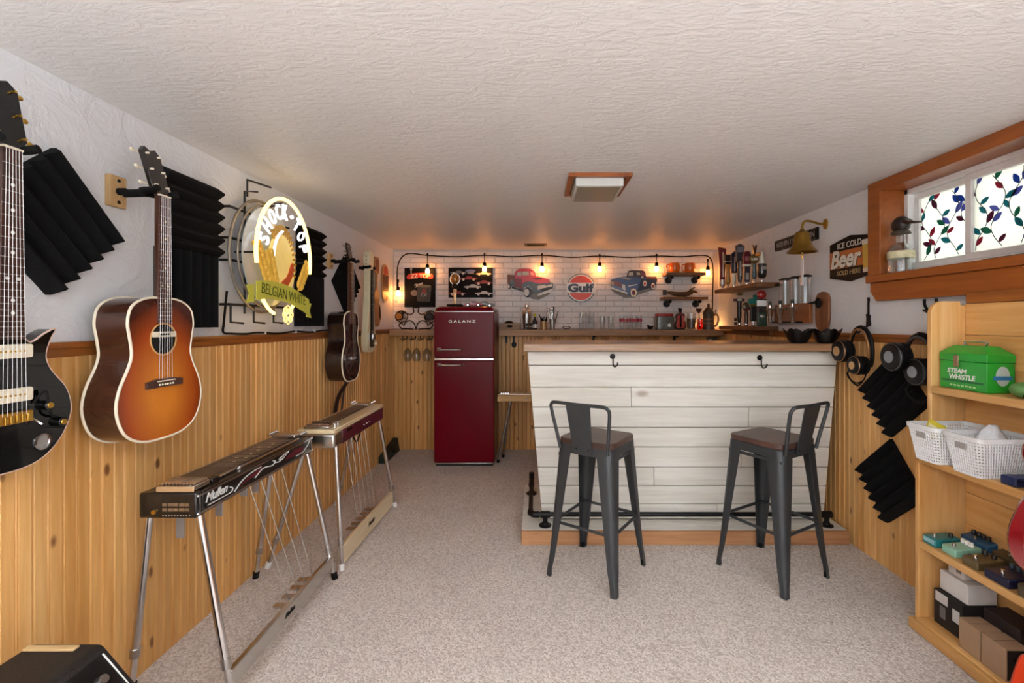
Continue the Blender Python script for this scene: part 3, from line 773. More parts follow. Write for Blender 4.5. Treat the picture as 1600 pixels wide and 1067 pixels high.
MB().bar(pa, pb, .020, .062).build('pedal_bar', ALU, t, .003)
text(t, 'Mullen', (pa.x + .0103, -.02, .088), .07, .018, BLACKM, shear=.4)
for k in range(4):
    y = .06 + k * .065
    p = MB().box((pa.x - .10, y - .014, .056), (pa.x - .012, y + .014, .068)).build('pedal', ALU, t, .004)
    MB().tube([(pa.x - .03, y, .066), (-.0 + .01 * k, y - .05, zb_ + .02)], .002, 6).build('pedal_rod', STEELM, p)
for x, y, z1 in ((-.02, -l2 + .08, .10), (.03, -l2 + .20, .075), (.03, -l2 + .42, .07), (-.03, -l2 + .52, .07), (.04, -.06, .05)):
    MB().box((x - .014, y - .003, zb_ - z1), (x + .014, y + .003, zb_ + .03)).build('knee_lever', mat('grey_lever', '9a9a9c', .4, .6), t, .002)
# ---- wood-topped one
ox, oy = -1.115, 2.70
t = thing('pedal_steel_guitar', 'maroon pedal steel guitar with maple top beyond the black one', 'pedal steel', (ox, oy, 0), 0, 'pedal steel guitars along the left wall')
zb_, zt = .615, .690; w2 = .094; l2 = .37
MAPLE = wood('maple_top', 'ead9b4', 'd6bf94', .3, 'Y', rnd=.02, coat=.4)
MAR = mat('maroon_side', '5b2430', .3, coat=.4)
MB().box((-w2, -l2 + .10, zb_), (w2, l2, zt)).build('body', MAR, t, .004)
MB().box((-w2 - .001, -l2, zb_), (w2 + .001, -l2 + .10, zt)).build('end_casting', ALU, t, .012, 3)
MB().box((-w2 - .002, -l2 - .002, zt), (w2 + .002, l2, zt + .022)).build('top', MAPLE, t, .005)
MB().box((-.06, -l2 + .13, zt + .022), (.025, l2 - .10, zt + .030)).build('fretboard', FRET, t, .001)
MB().box((-.07, -l2 + .012, zt + .022), (.06, -l2 + .10, zt + .034)).build('bridge_plate', ALU, t, .003)
for k in range(9): MB().cyl((-.06 + k * .013, -l2 + .02, zt + .036), (-.06 + k * .013, -l2 + .055, zt + .036), .004, 8).build('string_finger', CHROME, t)
MB().box((-.07, -l2 + .10, zt + .03), (.03, -l2 + .125, zt + .04)).build('pickup', PBLK, t, .002)
for y in (-l2 + .09, -l2 + .125): MB().lathe([(.014, zt + .022), (.014, zt + .036), (.011, zt + .04)], (.055, y, 0), 14).build('knob', CHROME, t)
m = MB()
for k in range(8): m.tube([(-.055 + k * .0145, -l2 + .05, zt + .041), (-.05 + k * .009, l2 - .06, zt + .036)], .0006, 4)
stuff(m.build('strings', STEELM, t))
MB().box((-.065, l2 - .10, zt + .022), (.03, l2 - .01, zt + .036)).build('keyhead', ALU, t, .004)
for k in range(4):
    for s_, x in ((-1, -.065), (1, .03)):
        y = l2 - .09 + k * .021
        MB().cyl((x, y, zt + .03), (x + s_ * .014, y, zt + .04), .003, 6).sphere((x + s_ * .018, y, zt + .044), .008, 8, (.6, .6, 1)).build('tuning_peg', CHROME, t)
MB().box((w2 + .001, -l2 + .16, zt - .024), (w2 + .003, -l2 + .22, zt - .008)).build('name_plate', PBLK, t)
for y in (.03, .07, .11): MB().sphere((w2 + .001, y, zb_ + .035), .004, 8).build('rivet', CHROME, t)
MB().tube(crom([(.02, .05, zb_ + .01), (.02, .06, zb_ - .05), (.02, .11, zb_ - .085), (.02, .16, zb_ - .05), (.02, .17, zb_ + .01)], 5, False), .004, 6).build('cable_loop', BLACKM, t)
legs(t, [((-.08, -l2 + .05, zb_), (-1.374 - ox, 2.355 - oy, 0)), ((.08, -l2 + .05, zb_), (-.985 - ox, 2.335 - oy, 0)),
         ((-.08, l2 - .04, zb_), (-1.374 - ox, 3.17 - oy, 0)), ((.08, l2 - .04, zb_), (-.965 - ox, 3.15 - oy, 0))], CHROME, WHITE)
pa, pb = Vector((-1.003 - ox, 2.36 - oy, .085)), Vector((-.985 - ox, 3.13 - oy, .085))
MB().bar(pa-Vector((0,0,.025)), pb-Vector((0,0,.025)), .022, .098).build('pedal_bar', MAPLE, t, .003)
text(t, 'Fender', ((pa.x + pb.x) / 2 + .012, .05, .07), .10, .026, BLACKM, shear=.4, rot=(0, 0, math.atan2(pb.y - pa.y, pb.x - pa.x) - PI / 2))
for k in range(5):
    y = -.02 + k * .07
    p = MB().box((pa.x - .10, y - .014, .05), (pa.x - .006, y + .014, .062)).build('pedal', ALU, t, .004)
    MB().tube([(pa.x - .03, y, .06), (.01, y - .02, zb_ + .02)], .002, 6).build('pedal_rod', STEELM, p)
# ---- third one behind the bar
ox, oy = -.06, 4.17
t = thing('pedal_steel_guitar', 'tan steel guitar with chrome top between the fridge and bar', 'pedal steel', (ox, oy, 0), 0, 'steel guitar behind the bar')
TANW = wood('tan_case_wood', 'd9b274', 'bd9050', .4, 'X', rnd=.02)
MB().box((-.285, -.09, .555), (.34, .09, .612)).build('body', TANW, t, .006)
MB().box((-.275, -.08, .6125), (.33, .08, .624)).build('top_plate', CHROME, t, .004)
for k in range(4): MB().cyl((-.25 + k * .02, -.06, .628), (-.25 + k * .02, .06, .628), .006, 8).build('roller', CHROME, t)
MB().sphere((-.02, -.09, .585), .008, 10, (1.6, .6, .8)).build('badge', STEELM, t)
legs(t, [((-.17, -.06, .556), (-.285, -.03, 0)), ((.28, -.06, .556), (.37, -.07, 0)), ((-.17, .06, .556), (-.25, .13, 0)), ((.28, .06, .556), (.37, .13, 0))], STEELM, BLACKM, .011)
# ------------------------------------------------------------------ acoustic foam panels
def foam(name_label, wall, loc, ang, side=.305, n=6, group='acoustic foam panels'):
    """ridges run along the local up direction before turning by ang"""
    t = thing('foam_panel', name_label, 'acoustic panel', loc, ROT[wall], group)
    m = MB(); ring = []; h = side / 2; st = side / n
    ring.append((0.0, -h)); ring.append((0.0, h))
    for k in range(n, 0, -1):
        ring.append((0.016, -h + st * k)) if k == n else None
        ring.append((0.046, -h + st * (k - .5))); ring.append((0.016, -h + st * (k - 1)))
    ca, sa = math.cos(ang), math.sin(ang)
    def R(o, y, z): return (o, y * ca - z * sa, y * sa + z * ca)
    base = MB(); base.loft([[R(0, -h, -h), R(0, h, -h), R(0, h, h), R(0, -h, h)], [R(.016, -h, -h), R(.016, h, -h), R(.016, h, h), R(.016, -h, h)]])
    base.build('foam_base', FOAM, t, smooth=0)
    wm = MB(); wm.loft([[R(.0155, -st / 2, -h), R(.0155, st / 2, -h), R(.047, st * .06, -h), R(.047, -st * .06, -h)], [R(.0155, -st / 2, h), R(.0155, st / 2, h), R(.047, st * .06, h), R(.047, -st * .06, h)]])
    me = wm.mesh('wedge', 0); me.materials.append(FOAM)
    for k in range(n):
        o = link('wedge', me, None, t); y = -h + st * (k + .5); o.location = (0, y * ca, y * sa)
def mid(a, b): return (a + b) / 2
a, b = onL(100, 238, .03), onL(82, 455, .03)
foam('tilted black foam panel behind the black electric guitar', 'L', (XL, (a.y + b.y) / 2, (a.z + b.z) / 2), math.radians(43))
y = onL(256, 258).y
foam('black foam panel with level ridges above the upright-ridged one beside acoustic guitar', 'L', (XL, y + .125, 1.69), PI / 2)
foam('black foam panel with upright ridges beside the acoustic guitar neck', 'L', (XL, y + .105, 1.3845), 0)
y = onL(517, 400, .046).y - .06
foam('black foam panel with level ridges behind the glowing oval sign', 'L', (XL, y - .153, 1.69), PI / 2)
foam('black foam panel with upright ridges below and behind the oval sign', 'L', (XL, y - .17, 1.3845), 0)
c = onL(544, 443, .03)
foam('black foam diamond behind the dark resonator guitar neck', 'L', (XL, c.y, c.z), PI / 4)
c = onR(1393, 622, .03)
foam('upper black foam diamond on the pine boards under headphones', 'R', (XR - .013, c.y, .895), math.radians(-48))
c = onR(1387, 755, .03)
foam('lower black foam diamond on the pine boards beside bookcase', 'R', (XR - .013, c.y, .455), math.radians(-48))

# ------------------------------------------------------------------ guitars on the left wall
EB = wood('rosewood_board', '5a3a30', '3a241e', .4, 'Z', rnd=.02)
NECKW = wood('mahogany_neck', '5a3220', '3c2014', .35, 'Z', rnd=.02)
BIND = mat('cream_binding', 'efe4cc', .4)
def sunburst(name, c0, c1, c2, cz, ry, rz, coat=.6):
    m = bpy.data.materials.new(name); m.use_nodes = True; N = m.node_tree.nodes; L = m.node_tree.links; b = N['Principled BSDF']
    b.inputs['Roughness'].default_value = .22; b.inputs['Coat Weight'].default_value = coat
    tc = N.new('ShaderNodeTexCoord'); mp = N.new('ShaderNodeMapping'); mp.inputs['Location'].default_value = (0, 0, -cz / rz); mp.inputs['Scale'].default_value = (0, 1 / ry, 1 / rz)
    L.new(tc.outputs['Object'], mp.inputs[0]); ln = N.new('ShaderNodeVectorMath'); ln.operation = 'LENGTH'; L.new(mp.outputs[0], ln.inputs[0])
    nz = N.new('ShaderNodeTexNoise'); mq = N.new('ShaderNodeMapping'); mq.inputs['Scale'].default_value = (1, 90, 2); L.new(tc.outputs['Object'], mq.inputs[0]); L.new(mq.outputs[0], nz.inputs['Vector']); nz.inputs['Scale'].default_value = 3
    ad = N.new('ShaderNodeMath'); ad.operation = 'MULTIPLY_ADD'; ad.inputs[1].default_value = .12; L.new(nz.outputs[0], ad.inputs[0]); L.new(ln.outputs['Value'], ad.inputs[2])
    cr = N.new('ShaderNodeValToRGB'); e = cr.color_ramp.elements; e[0].position = .25; e[0].color = lin(c0); e[1].position = 1.0; e[1].color = lin(c2)
    x = e.new(.7); x.color = lin(c1); L.new(ad.outputs[0], cr.inputs[0]); L.new(cr.outputs[0], b.inputs['Base Color'])
    return m
def plate_obj(name, pts, o0, o1, m, par, bevel=0): return MB().plate(pts, o0, o1).build(name, m, par, bevel)
def ring_obj(name, pts, o, r, m, par, n=8): return MB().tube([(o, y, z) for y, z in pts], r, n, closed=True).build(name, m, par)
def strings(t, o, y0, z0, y1, z1, w0, w1, n=6, out1=None):
    m = MB()
    for k in range(n):
        f = k / (n - 1) - .5
        m.tube([(o, y0 + f * w0, z0), (out1 or o, y1 + f * w1, z1)], .0006, 4)
    stuff(m.build('strings', STEELM, t))
def frets(t, o, nut, saddle, wn, wb, n, last):
    m = MB()
    for k in range(1, n + 1):
        z = saddle + (nut - saddle) * 2 ** (-k / 12)
        if z < last: break
        f = (nut - z) / (nut - last); wd = wn + (wb - wn) * f
        m.cyl((o, -wd / 2, z), (o, wd / 2, z), .0012, 6)
    stuff(m.build('frets', STEELM, t))
def dots(t, o, nut, saddle, ks, mm, r=.0035, ys=(0,)):
    for k in ks:
        z = saddle + (nut - saddle) * 2 ** (-(k - .5) / 12)
        for y in ((-.012, .012) if k == 12 else ys): MB().cyl((o - .001, y, z), (o + .0008, y, z), r, 10).build('fret_marker', mm, t)
def hanger(label, wall_pt, out, wallrot='L', block=True, yw=.03, drop=0.0):
    h = thing('guitar_hanger', label, 'guitar hanger', wall_pt, ROT[wallrot], 'guitar wall hangers')
    if block:
        MB().box((0, -.03, -.052), (.02, .03, .052)).build('wood_block', wood('hanger_block', 'd9b684', 'bb9058', .5, 'Z'), h, .002)
        for z in (-.036, .036): MB().cyl((.019, 0, z), (.022, 0, z), .006, 10).build('screw', BLACK, h)
    MB().tube([(.02, 0, 0), (.045, 0, 0)], .012, 10).tube([(.04, 0, -.006), (out - .035, 0, drop)], .013, 10).build('arm', BLACKM, h)
    pts = crom([(out + .035, -yw - .012, drop + .006), (out + .01, -yw - .006, drop), (out - .025, -yw, drop), (out - .042, 0, drop), (out - .025, yw, drop), (out + .01, yw + .006, drop), (out + .035, yw + .012, drop + .006)], 4, False)
    MB().tube(pts, .011, 10).build('yoke', BLACKM, h)
    return h
# ---- acoustic
FX = -1.25
t = thing('acoustic_guitar', 'sunburst acoustic guitar hanging on the left wall', 'guitar', (FX, 1.545, .866))
half = [(.0, 0), (.085, .008), (.145, .045), (.172, .115), (.163, .18), (.132, .245), (.120, .285), (.126, .335), (.134, .385), (.120, .435), (.07, .463), (0, .468)]
ol = crom(half + [(-y, z) for y, z in reversed(half[1:-1])], 4)
SB = sunburst('cherry_sunburst', 'd8832c', 'a8481a', '3c1410', .15, .22, .33)
BACKM = wood('dark_mahogany_side', '4a2a1c', '2c1610', .22, 'X', rnd=.01, coat=.6)
plate_obj('body', ol, -.104, -.003, BACKM, t)
plate_obj('soundboard', ol, -.003, 0, SB, t)
ring_obj('binding', ol, -.002, .0042, BIND, t); ring_obj('binding', ol, -.104, .0042, BIND, t)
plate_obj('sound_hole', ell(0, .331, .049, .049), .0, .0006, mat('hole_dark', '0d0a09', .9), t)
ring_obj('rosette', ell(0, .331, .053, .053), .0005, .0025, mat('rosette_gold', 'c79a5c', .4), t)
plate_obj('soundhole_pickup', rrect(-.048, .338, .048, .356, .004), .0007, .006, CREAM, t, .001)
MB().box((.006, -.02, .344), (.0075, .02, .350)).build('pickup_slot', BLACKM, t)
plate_obj('bridge', [(-.074, .172), (.074, .172), (.074, .193), (.03, .200), (-.03, .200), (-.074, .193)], 0, .009, EB, t, .001)
MB().box((.009, -.036, .191), (.013, .036, .194)).build('saddle', BIND, t)
for k in range(6): MB().sphere((.010, -.027 + k * .011, .181), .0032, 8).build('bridge_pin', BIND, t)
def neck(t, nut, z0, fb0, wn, wb, o=0.006, mm=EB, back=NECKW, th=.022):
    MB().hexa([(-.001, -wb / 2, fb0), (o, -wb / 2, fb0), (o, wb / 2, fb0), (-.001, wb / 2, fb0), (-.001, -wn / 2, nut), (o, -wn / 2, nut), (o, wn / 2, nut), (-.001, wn / 2, nut)]).build('fretboard', mm, t, .001)
    rings = []
    for z, wd in ((z0, wb), (nut + .012, wn)):
        f = wd / 2 - .001
        rings.append([(-.001, -f, z), (-.001, f, z), (-.012, f * .9, z), (-th, f * .45, z), (-th, -f * .45, z), (-.012, -f * .9, z)])
    MB().loft(rings).build('neck', back, t)
    MB().box((-.001, -wn / 2, nut), (o + .003, wn / 2, nut + .005)).build('nut', BIND, t)
def headstock(t, nut, wn, ht, wt, mm, pegs, pegm, lean=.25, front=0.0, outline=None):
    def P(y, z, o): return (front - (z - nut) * lean + o, y, z)
    o_ = outline or [(-wn / 2, nut + .004), (wn / 2, nut + .004), (wt / 2 * .92, nut + .03), (wt / 2, nut + ht - .02), (wt * .28, nut + ht), (0, nut + ht - .012), (-wt * .28, nut + ht), (-wt / 2, nut + ht - .02), (-wt / 2 * .92, nut + .03)]
    MB().loft([[P(y, z, -.014) for y, z in o_], [P(y, z, 0) for y, z in o_]]).build('headstock', mm, t, .0015)
    for k in range(pegs):
        z = nut + .035 + (ht - .06) * k / max(pegs - 1, 1)
        for s_ in (-1, 1):
            y = s_ * wt / 2; f = P(s_ * (wt / 2 - .014), z, 0)
            MB().cyl(f, (f[0] + .010, f[1], f[2]), .0035, 8).cyl(P(y - s_ * .01, z, -.018), P(y + s_ * .012, z, -.018), .003, 6).sphere(P(y + s_ * .019, z, -.018), .009, 8, (.45, 1, .75)).build('tuning_peg', pegm, t)
neck(t, .807, .40, .385, .044, .054)
frets(t, .0065, .807, .192, .044, .054, 20, .385); dots(t, .006, .807, .192, (3, 5, 7, 9, 12, 15), DIN, .003)
headstock(t, .807, .044, .165, .074, mat('dark_headstock', '1d1512', .3, coat=.4), 3, CREAM, .28)
strings(t, .0085, 0, .192, 0, .809, .054, .036, out1=.0095)
hanger('guitar hanger on wood block carrying the sunburst acoustic guitar', (XL, 1.545, .866 + .825), .150, drop=-.004)
# ---- black electric
t = thing('electric_guitar', 'black single-cut electric guitar with cream pickups', 'guitar', (-1.29, 1.125, .885))
ctl = [(0, 0), (.07, .010), (.122, .052), (.153, .12), (.142, .185), (.102, .24), (.088, .28), (.100, .325), (.112, .350), (.085, .338), (.052, .316), (.030, .335), (.0, .35), (-.03, .365), (-.09, .35), (-.118, .30), (-.102, .25), (-.112, .20), (-.155, .13), (-.125, .055), (-.07, .010)]
ol = crom(ctl, 4)
EBK = mat('gloss_black', '060607', .14, coat=.5, spec=.3)
plate_obj('body', ol, -.046, 0, EBK, t, .005)
ring_obj('binding', ol, -.003, .0028, mat('red_binding', 'd8b8a8', .4), t)
neck(t, .79, .33, .325, .043, .056, o=.012, mm=EB)
frets(t, .0125, .79, .139, .043, .056, 22, .33); dots(t, .012, .79, .139, (3, 5, 7, 9, 12, 15, 17), WHITE, .0045)
headstock(t, .79, .043, .18, .088, EBK, 3, GOLD, .22, front=.01)
for z in (.296, .188):
    p = plate_obj('pickup', rrect(-.047, z - .017, .047, z + .017, .006), 0, .012, CREAM, t, .002)
    for k in range(6): MB().cyl((.0115, -.026 + k * .0104, z), (.0135, -.026 + k * .0104, z), .0025, 8).build('pole_screw', GOLD, p)
br = MB().box((0, -.044, .118), (.016, .044, .147)).build('bridge', GOLD, t, .003)
for k in range(6): MB().box((.016, -.036 + k * .0125, .121), (.020, -.027 + k * .0125, .140)).build('bridge_saddle', GOLD, br, .001)
for y, z, r in ((.084, .150, .011), (.118, .100, .011)):
    k_ = MB().lathe([(.013, 0), (.012, .014), (.010, .016)], (0, y, z), 16, 'X').build('control_knob', EBK, t); MB().lathe([(.008, .0155), (.007, .018)], (0, y, z), 14, 'X').build('knob_cap', GOLD, k_)
MB().lathe([(.021, 0), (.021, .003), (.016, .004), (.015, .001), (.002, .001)], (0, .078, .056), 22, 'X').build('jack_plate', CHROME, t)
MB().tube([(.002, .055, .12), (.02, .060, .105)], .003, 8).build('toggle_switch', CHROME, t)
MB().tube(crom([(.002, .055, .16), (.012, .075, .19), (.012, .085, .13), (.004, .11, .115)], 5, False), .003, 6).build('tremolo_cable', BLACKM, t)
strings(t, .017, 0, .139, 0, .792, .052, .034, out1=.016)
hanger('guitar hanger carrying the black electric guitar', (XL, 1.125, .885 + .80), .125, drop=0)
# ---- resonator
t = thing('resonator_guitar', 'dark brown resonator guitar hanging beyond the oval sign', 'guitar', (-1.255, 3.13, .86))
half = [(.0, 0), (.08, .008), (.128, .05), (.150, .12), (.142, .19), (.112, .25), (.104, .29), (.112, .35), (.122, .39), (.108, .44), (.06, .465), (0, .468)]
ol = crom(half + [(-y, z) for y, z in reversed(half[1:-1])], 4)
DKB = mat('espresso_lacquer', '22140f', .22, coat=.6)
plate_obj('body', ol, -.11, 0, DKB, t)
ring_obj('binding', ol, -.002, .0045, BIND, t)
plate_obj('cover_plate', ell(0, .155, .118, .118, 32), 0, .005, mat('nickel_plate', '8c8078', .22, .9), t, .002)
for k in range(8):
    a = 2 * PI * k / 8
    plate_obj('grille_slot', [(y, z) for y, z in ell(.075 * math.cos(a), .155 + .075 * math.sin(a), .021, .021, 10)], .005, .0056, mat('grille_dark', '2a1818', .5, .4), t)
MB().box((.005, -.045, .145), (.018, .045, .165)).build('bridge_cover', CHROME, t, .003)
for s_ in (-1, 1): plate_obj('sound_screen', ell(s_ * .065, .355, .024, .024, 18), 0, .003, mat('screen_mesh', '77706a', .3, .8), t)
neck(t, .80, .41, .385, .046, .056, mm=NECKW)
frets(t, .0065, .80, .155, .046, .056, 19, .385)
headstock(t, .80, .046, .135, .066, DKB, 3, CHROME, .15)
strings(t, .020, 0, .155, 0, .802, .054, .038, out1=.012)
m = MB()
pts = crom([(.004, -.01, .02), (-.03, -.02, -.02), (-.08, -.035, -.12), (-.11, -.03, -.3), (-.115, -.04, -.42)], 6, False)
for i in range(len(pts) - 1):
    a, b = pts[i], pts[i + 1]
    m.bar(a, b, .045 + .03 * (i / len(pts)), .005, (1, 0, 0))
m.build('guitar_strap', mat('brown_leather', '33201a', .55), t)
m = MB(); m.tube(crom([(-.05, .02, 0), (-.07, .035, -.1), (-.08, .03, -.2), (-.09, .01, -.3)], 5, False), .006, 6); m.build('strap_lace', mat('brown_leather', '33201a', .55), t)
hanger('guitar hanger on wood block carrying the dark resonator guitar', (XL, 3.15, .86 + .815), .160, drop=0)
# ---- lap steel
t = thing('lap_steel_guitar', 'cream slab lap steel guitar with black fretboard', 'guitar', (-1.30, 3.64, 1.022))
CRM = mat('aged_cream_paint', 'e6dcb8', .3, coat=.4)
half = [(.0, 0), (.06, .006), (.092, .04), (.10, .10), (.088, .17), (.072, .24), (.064, .32), (.046, .46), (.036, .60), (.034, .66), (.05, .70), (.052, .76), (.036, .795), (0, .80)]
ol = crom(half + [(-y, z) for y, z in reversed(half[1:-1])], 4)
plate_obj('body', ol, -.05, 0, CRM, t, .006)
MB().hexa([(0, -.03, .17), (.006, -.03, .17), (.006, .03, .17), (0, .03, .17), (0, -.022, .65), (.006, -.022, .65), (.006, .022, .65), (0, .022, .65)]).build('fretboard', BLACKM, t)
dots(t, .006, .65, .09, (3, 5, 7, 9, 12, 15), DIN, .005)
plate_obj('control_plate', rrect(-.045, .04, .045, .17, .015), 0, .006, EBK, t, .002)
MB().box((.006, -.03, .10), (.025, .03, .145)).build('pickup_cover', CHROME, t, .005)
MB().lathe([(.012, .006), (.011, .02)], (0, .062, .065), 14, 'X').build('control_knob', CREAM, t)
strings(t, .014, 0, .09, 0, .65, .05, .036)
for k in range(3):
    for s_ in (-1, 1): MB().cyl((-.02, s_ * .048, .69 + k * .03), (-.02, s_ * .062, .69 + k * .03), .003, 6).sphere((-.02, s_ * .068, .69 + k * .03), .008, 8, (.5, 1, .8)).build('tuning_peg', CHROME, t)
hanger('guitar hanger carrying the cream lap steel guitar', (XL, 3.64, 1.022 + .665), .095, block=False, yw=.042)
# ---- wall plaques near the corner
c = onL(591, 500, .01)
t = thing('guitar_plaque', 'wooden guitar-shaped plaque behind the cream lap steel', 'wall plaque', (XL, 4.06, 1.22), 0)
half = [(.0, 0), (.05, .01), (.085, .06), (.09, .12), (.07, .18), (.055, .21), (.065, .25), (.06, .30), (.02, .33), (.018, .46), (.05, .48), (.055, .60), (0, .61)]
ol = crom(half + [(-y, z) for y, z in reversed(half[1:-1])], 4)
plate_obj('plaque', ol, 0.002, .018, wood('plaque_wood', 'b98a5a', '6e4a30', .5, 'Z', rnd=.02), t, .002)
plate_obj('head_print', rrect(-.04, .49, .04, .59, .01), .018, .0195, mat('red_brown_print', '7c4034', .6, var=.5, vs=60), t)
plate_obj('dark_edge', crom([(.085, .06), (.088, .14), (.06, .2), (.05, .12)], 4), .018, .0195, BLACKM, t)
c0, c1 = onL(606, 415, .01), onL(606, 472, .01)
t = thing('skateboard_plaque', 'small printed wooden deck on the left wall beside first bulb', 'wall plaque', (XL, 4.30, c1.z), 0)
hh = c0.z - c1.z
plate_obj('deck', rrect(-.085, 0, .085, hh, .08, 8), .002, .014, wood('deck_wood', 'c69a64', 'a5773f', .45, 'Z', rnd=.02), t, .002)
plate_obj('dark_print', rrect(-.082, hh * .28, .082, hh * .72, .01), .014, .0148, mat('dark_scene_print', '4a2c2a', .6, var=.6, vs=45), t)
plate_obj('top_print', ell(0, hh * .82, .06, .045, 18), .014, .0152, mat('red_scene_print', 'b05040', .6, var=.4, vs=45), t)
# dark case in the corner
t = thing('dark_case', 'dark green wedge case on the floor in the back corner', 'case', (XL + .013, 4.32, 0))
m = MB(); m.loft([[(0.002, -.22, 0), (.07, -.22, 0), (.05, -.22, .06), (.002, -.22, .06)], [(.002, .2, 0), (.07, .2, 0), (.05, .2, .13), (.002, .2, .13)]]); m.build('case_shell', mat('dark_green_vinyl', '1e2a24', .6), t, .004)
MB().box((.066, -.02, .045), (.074, .04, .06)).build('case_latch', BLACKM, t)

# ------------------------------------------------------------------ oval neon sign
sy, sz = 2.30, 1.275
t = thing('neon_sign', 'lit oval neon beer sign with wheat and green ribbon', 'neon sign', (XL, sy, sz))
NW = mat('neon_white', 'f4f6ff', .4, emit=1.3); NY = mat('neon_yellow', 'ffd070', .4, emit=2.6); NG = mat('neon_gold', 'ffcf70', .4, emit=1.1)
FO = .17; CZ = .305
FRM = mat('sign_frame_black', '1a1a1c', .45, .3)
ring_obj('back_ring', ell(0, CZ, .245, .275, 40), .05, .007, mat('clear_tube_off', '8a8278', .25, .3), t)
ring_obj('back_ring', ell(0, CZ, .225, .255, 40), .075, .005, mat('clear_tube_off', '8a8278', .25, .3), t)
MB().plate(ell(0, CZ, .215, .245, 36), .085, .089).build('backing_panel', mat('smoke_panel', 'b7bfc4', .2, coat=.4), t)
for z in (.06, .26, .36, .50): MB().tube([(.002, -.235, z), (.045, -.235, z), (.05, .25, z)], .006, 8).build('mounting_bar', FRM, t)
for y in (-.12, .10):
    MB().tube([(.04, y, .02), (.04, y, .60), (.04, y + .10, .625)], .005, 8).build('mounting_bar', FRM, t)
for y in (-.22, -.05, .12): MB().tube([(.04, y, .06), (.04, y, -.02), (.04, y + .09, -.025)], .005, 8).build('mounting_bar', FRM, t)
MB().tube([(.04, -.10, .58), (.04, -.10, .66), (.06, .06, .67)], .005, 8).build('mounting_bar', FRM, t)
for y, z in ((-.2, .3), (.2, .3), (0, .56), (-.1, .1), (.1, .1)): MB().cyl((.045, y, z), (FO - .01, y, z), .005, 8).build('standoff', FRM, t)
MB().tube([(FO, y, z) for y, z in ell(0, CZ, .245, .285, 40, math.radians(-12), math.radians(192))], .0085, 10).build('outer_tube', NY, t)
MB().tube([(FO - .03, y, z) for y, z in ell(0, CZ - .05, .20, .24, 12, math.radians(222), math.radians(255))], .008, 8).build('lower_tube', NY, t)
MB().tube([(FO - .03, y, z) for y, z in ell(0, CZ - .05, .20, .24, 12, math.radians(285), math.radians(318))], .008, 8).build('lower_tube', NY, t)
word = 'SHOCK\u00b7TOP'
for i, ch in enumerate(word):
    a = math.radians(164 - 146 * i / (len(word) - 1)); y, z = .188 * math.cos(a), CZ + .222 * math.sin(a)
    if ch == '\u00b7': MB().sphere((FO, y, z), .010, 8).build('neon_dot', NW, t); continue
    o = text(t, ch, (FO - .006, y, z), .042, .075, NW, 'neon_letter', rot=(-(PI / 2 - math.atan2(math.sin(a) * .19, math.cos(a) * .22)), 0, 0), th=.008, bold=.0)
# plain amber panel in the middle with a rind
plate_obj('amber_panel', ell(.045, .275, .12, .16, 28), .120, .132, mat('amber_panel', 'e2c673', .4, var=.12, vs=12, emit=.25), t, .003)
m = MB()
for k in range(16):
    a = math.radians(-20 + 150 * k / 15); y0, z0 = .03 + .105 * math.cos(a), .285 + .14 * math.sin(a); y1, z1 = .03 + .135 * math.cos(a), .285 + .185 * math.sin(a)
    m.tube([(.13, y0, z0), (.132, y1, z1)], .007, 6)
stuff(m.build('amber_rays', mat('amber_rays', 'b98a2c', .5), t))
MB().tube([(FO - .01, y, z) for y, z in ell(.03, .285, .12, .155, 14, math.radians(110), math.radians(245))], .006, 8).build('inner_tube', NW, t)
plate_obj('red_crescent', crom([(.0, .155), (.08, .17), (.135, .25), (.12, .29), (.08, .22), (.03, .185)], 4), .133, .139, mat('red_orange_panel', 'd8542a', .4), t)
def wheat(y0, z0, y1, z1, n, par, col):
    a, b = Vector((0, y0, z0)), Vector((0, y1, z1)); d = (b - a); pr = Vector((0, -d.z, d.y)).normalized(); dn = d.normalized()
    st = MB().tube([(FO - .012, y0, z0), (FO - .012, y1, z1)], .004, 6).build('wheat_stalk', mat('wheat_gold', 'd2a43c', .5, emit=.15), par)
    me = MB().sphere((0, 0, 0), .026, 8, (.35, .5, 1)).mesh('wheat_grain'); me.materials.append(mat('wheat_gold', 'd2a43c', .5, emit=.15))
    for k in range(n):
        f = .25 + .75 * k / n
        for s_ in (-1, 1):
            p = a + d * f + pr * s_ * .017; o = link('wheat_grain', me, None, st); o.location = (FO - .01, p.y, p.z)
            o.rotation_euler = (-(math.atan2(dn.z, dn.y) - PI / 2) * -1 + s_ * .35 * 1, 0, 0)
wheat(-.10, .12, -.235, .36, 7, t, 0); wheat(-.06, .12, -.13, .33, 6, t, 0); wheat(.13, .13, .245, .31, 6, t, 0)
m = MB(); top = crom([(-.235, .165), (-.12, .175), (.05, .16), (.24, .105)], 6, False); bot = [(y, z - .085) for y, z in top]
m.plate(top + list(reversed(bot)), FO - .008, FO - .002); rb = m.build('ribbon', mat('ribbon_green', 'b2ae40', .45, emit=.12), t, .001)
for s_, y, z in ((-1, -.235, .12), (1, .24, .06)):
    plate_obj('ribbon_tail', [(y, z + .03), (y + s_ * .05, z + .025), (y + s_ * .03, z - .015), (y + s_ * .05, z - .055), (y, z - .05)], FO - .02, FO - .014, mat('ribbon_green', 'b2ae40', .45, emit=.12), t)
text(rb, 'BELGIAN WHITE', (FO - .0015, 0, .118), .40, .05, mat('ribbon_text', '55601c', .5), rot=(-.10, 0, 0))
m = MB()
for k in range(8):
    a = 2 * PI * k / 8; m.tube([(FO, .02 + .03 * math.cos(a) + .016 * math.cos(b), -.012 + .03 + .03 * math.sin(a) + .016 * math.sin(b)) for b in [2 * PI * q / 10 for q in range(10)]], .0032, 6, closed=True)
m.build('neon_flower', NG, t)
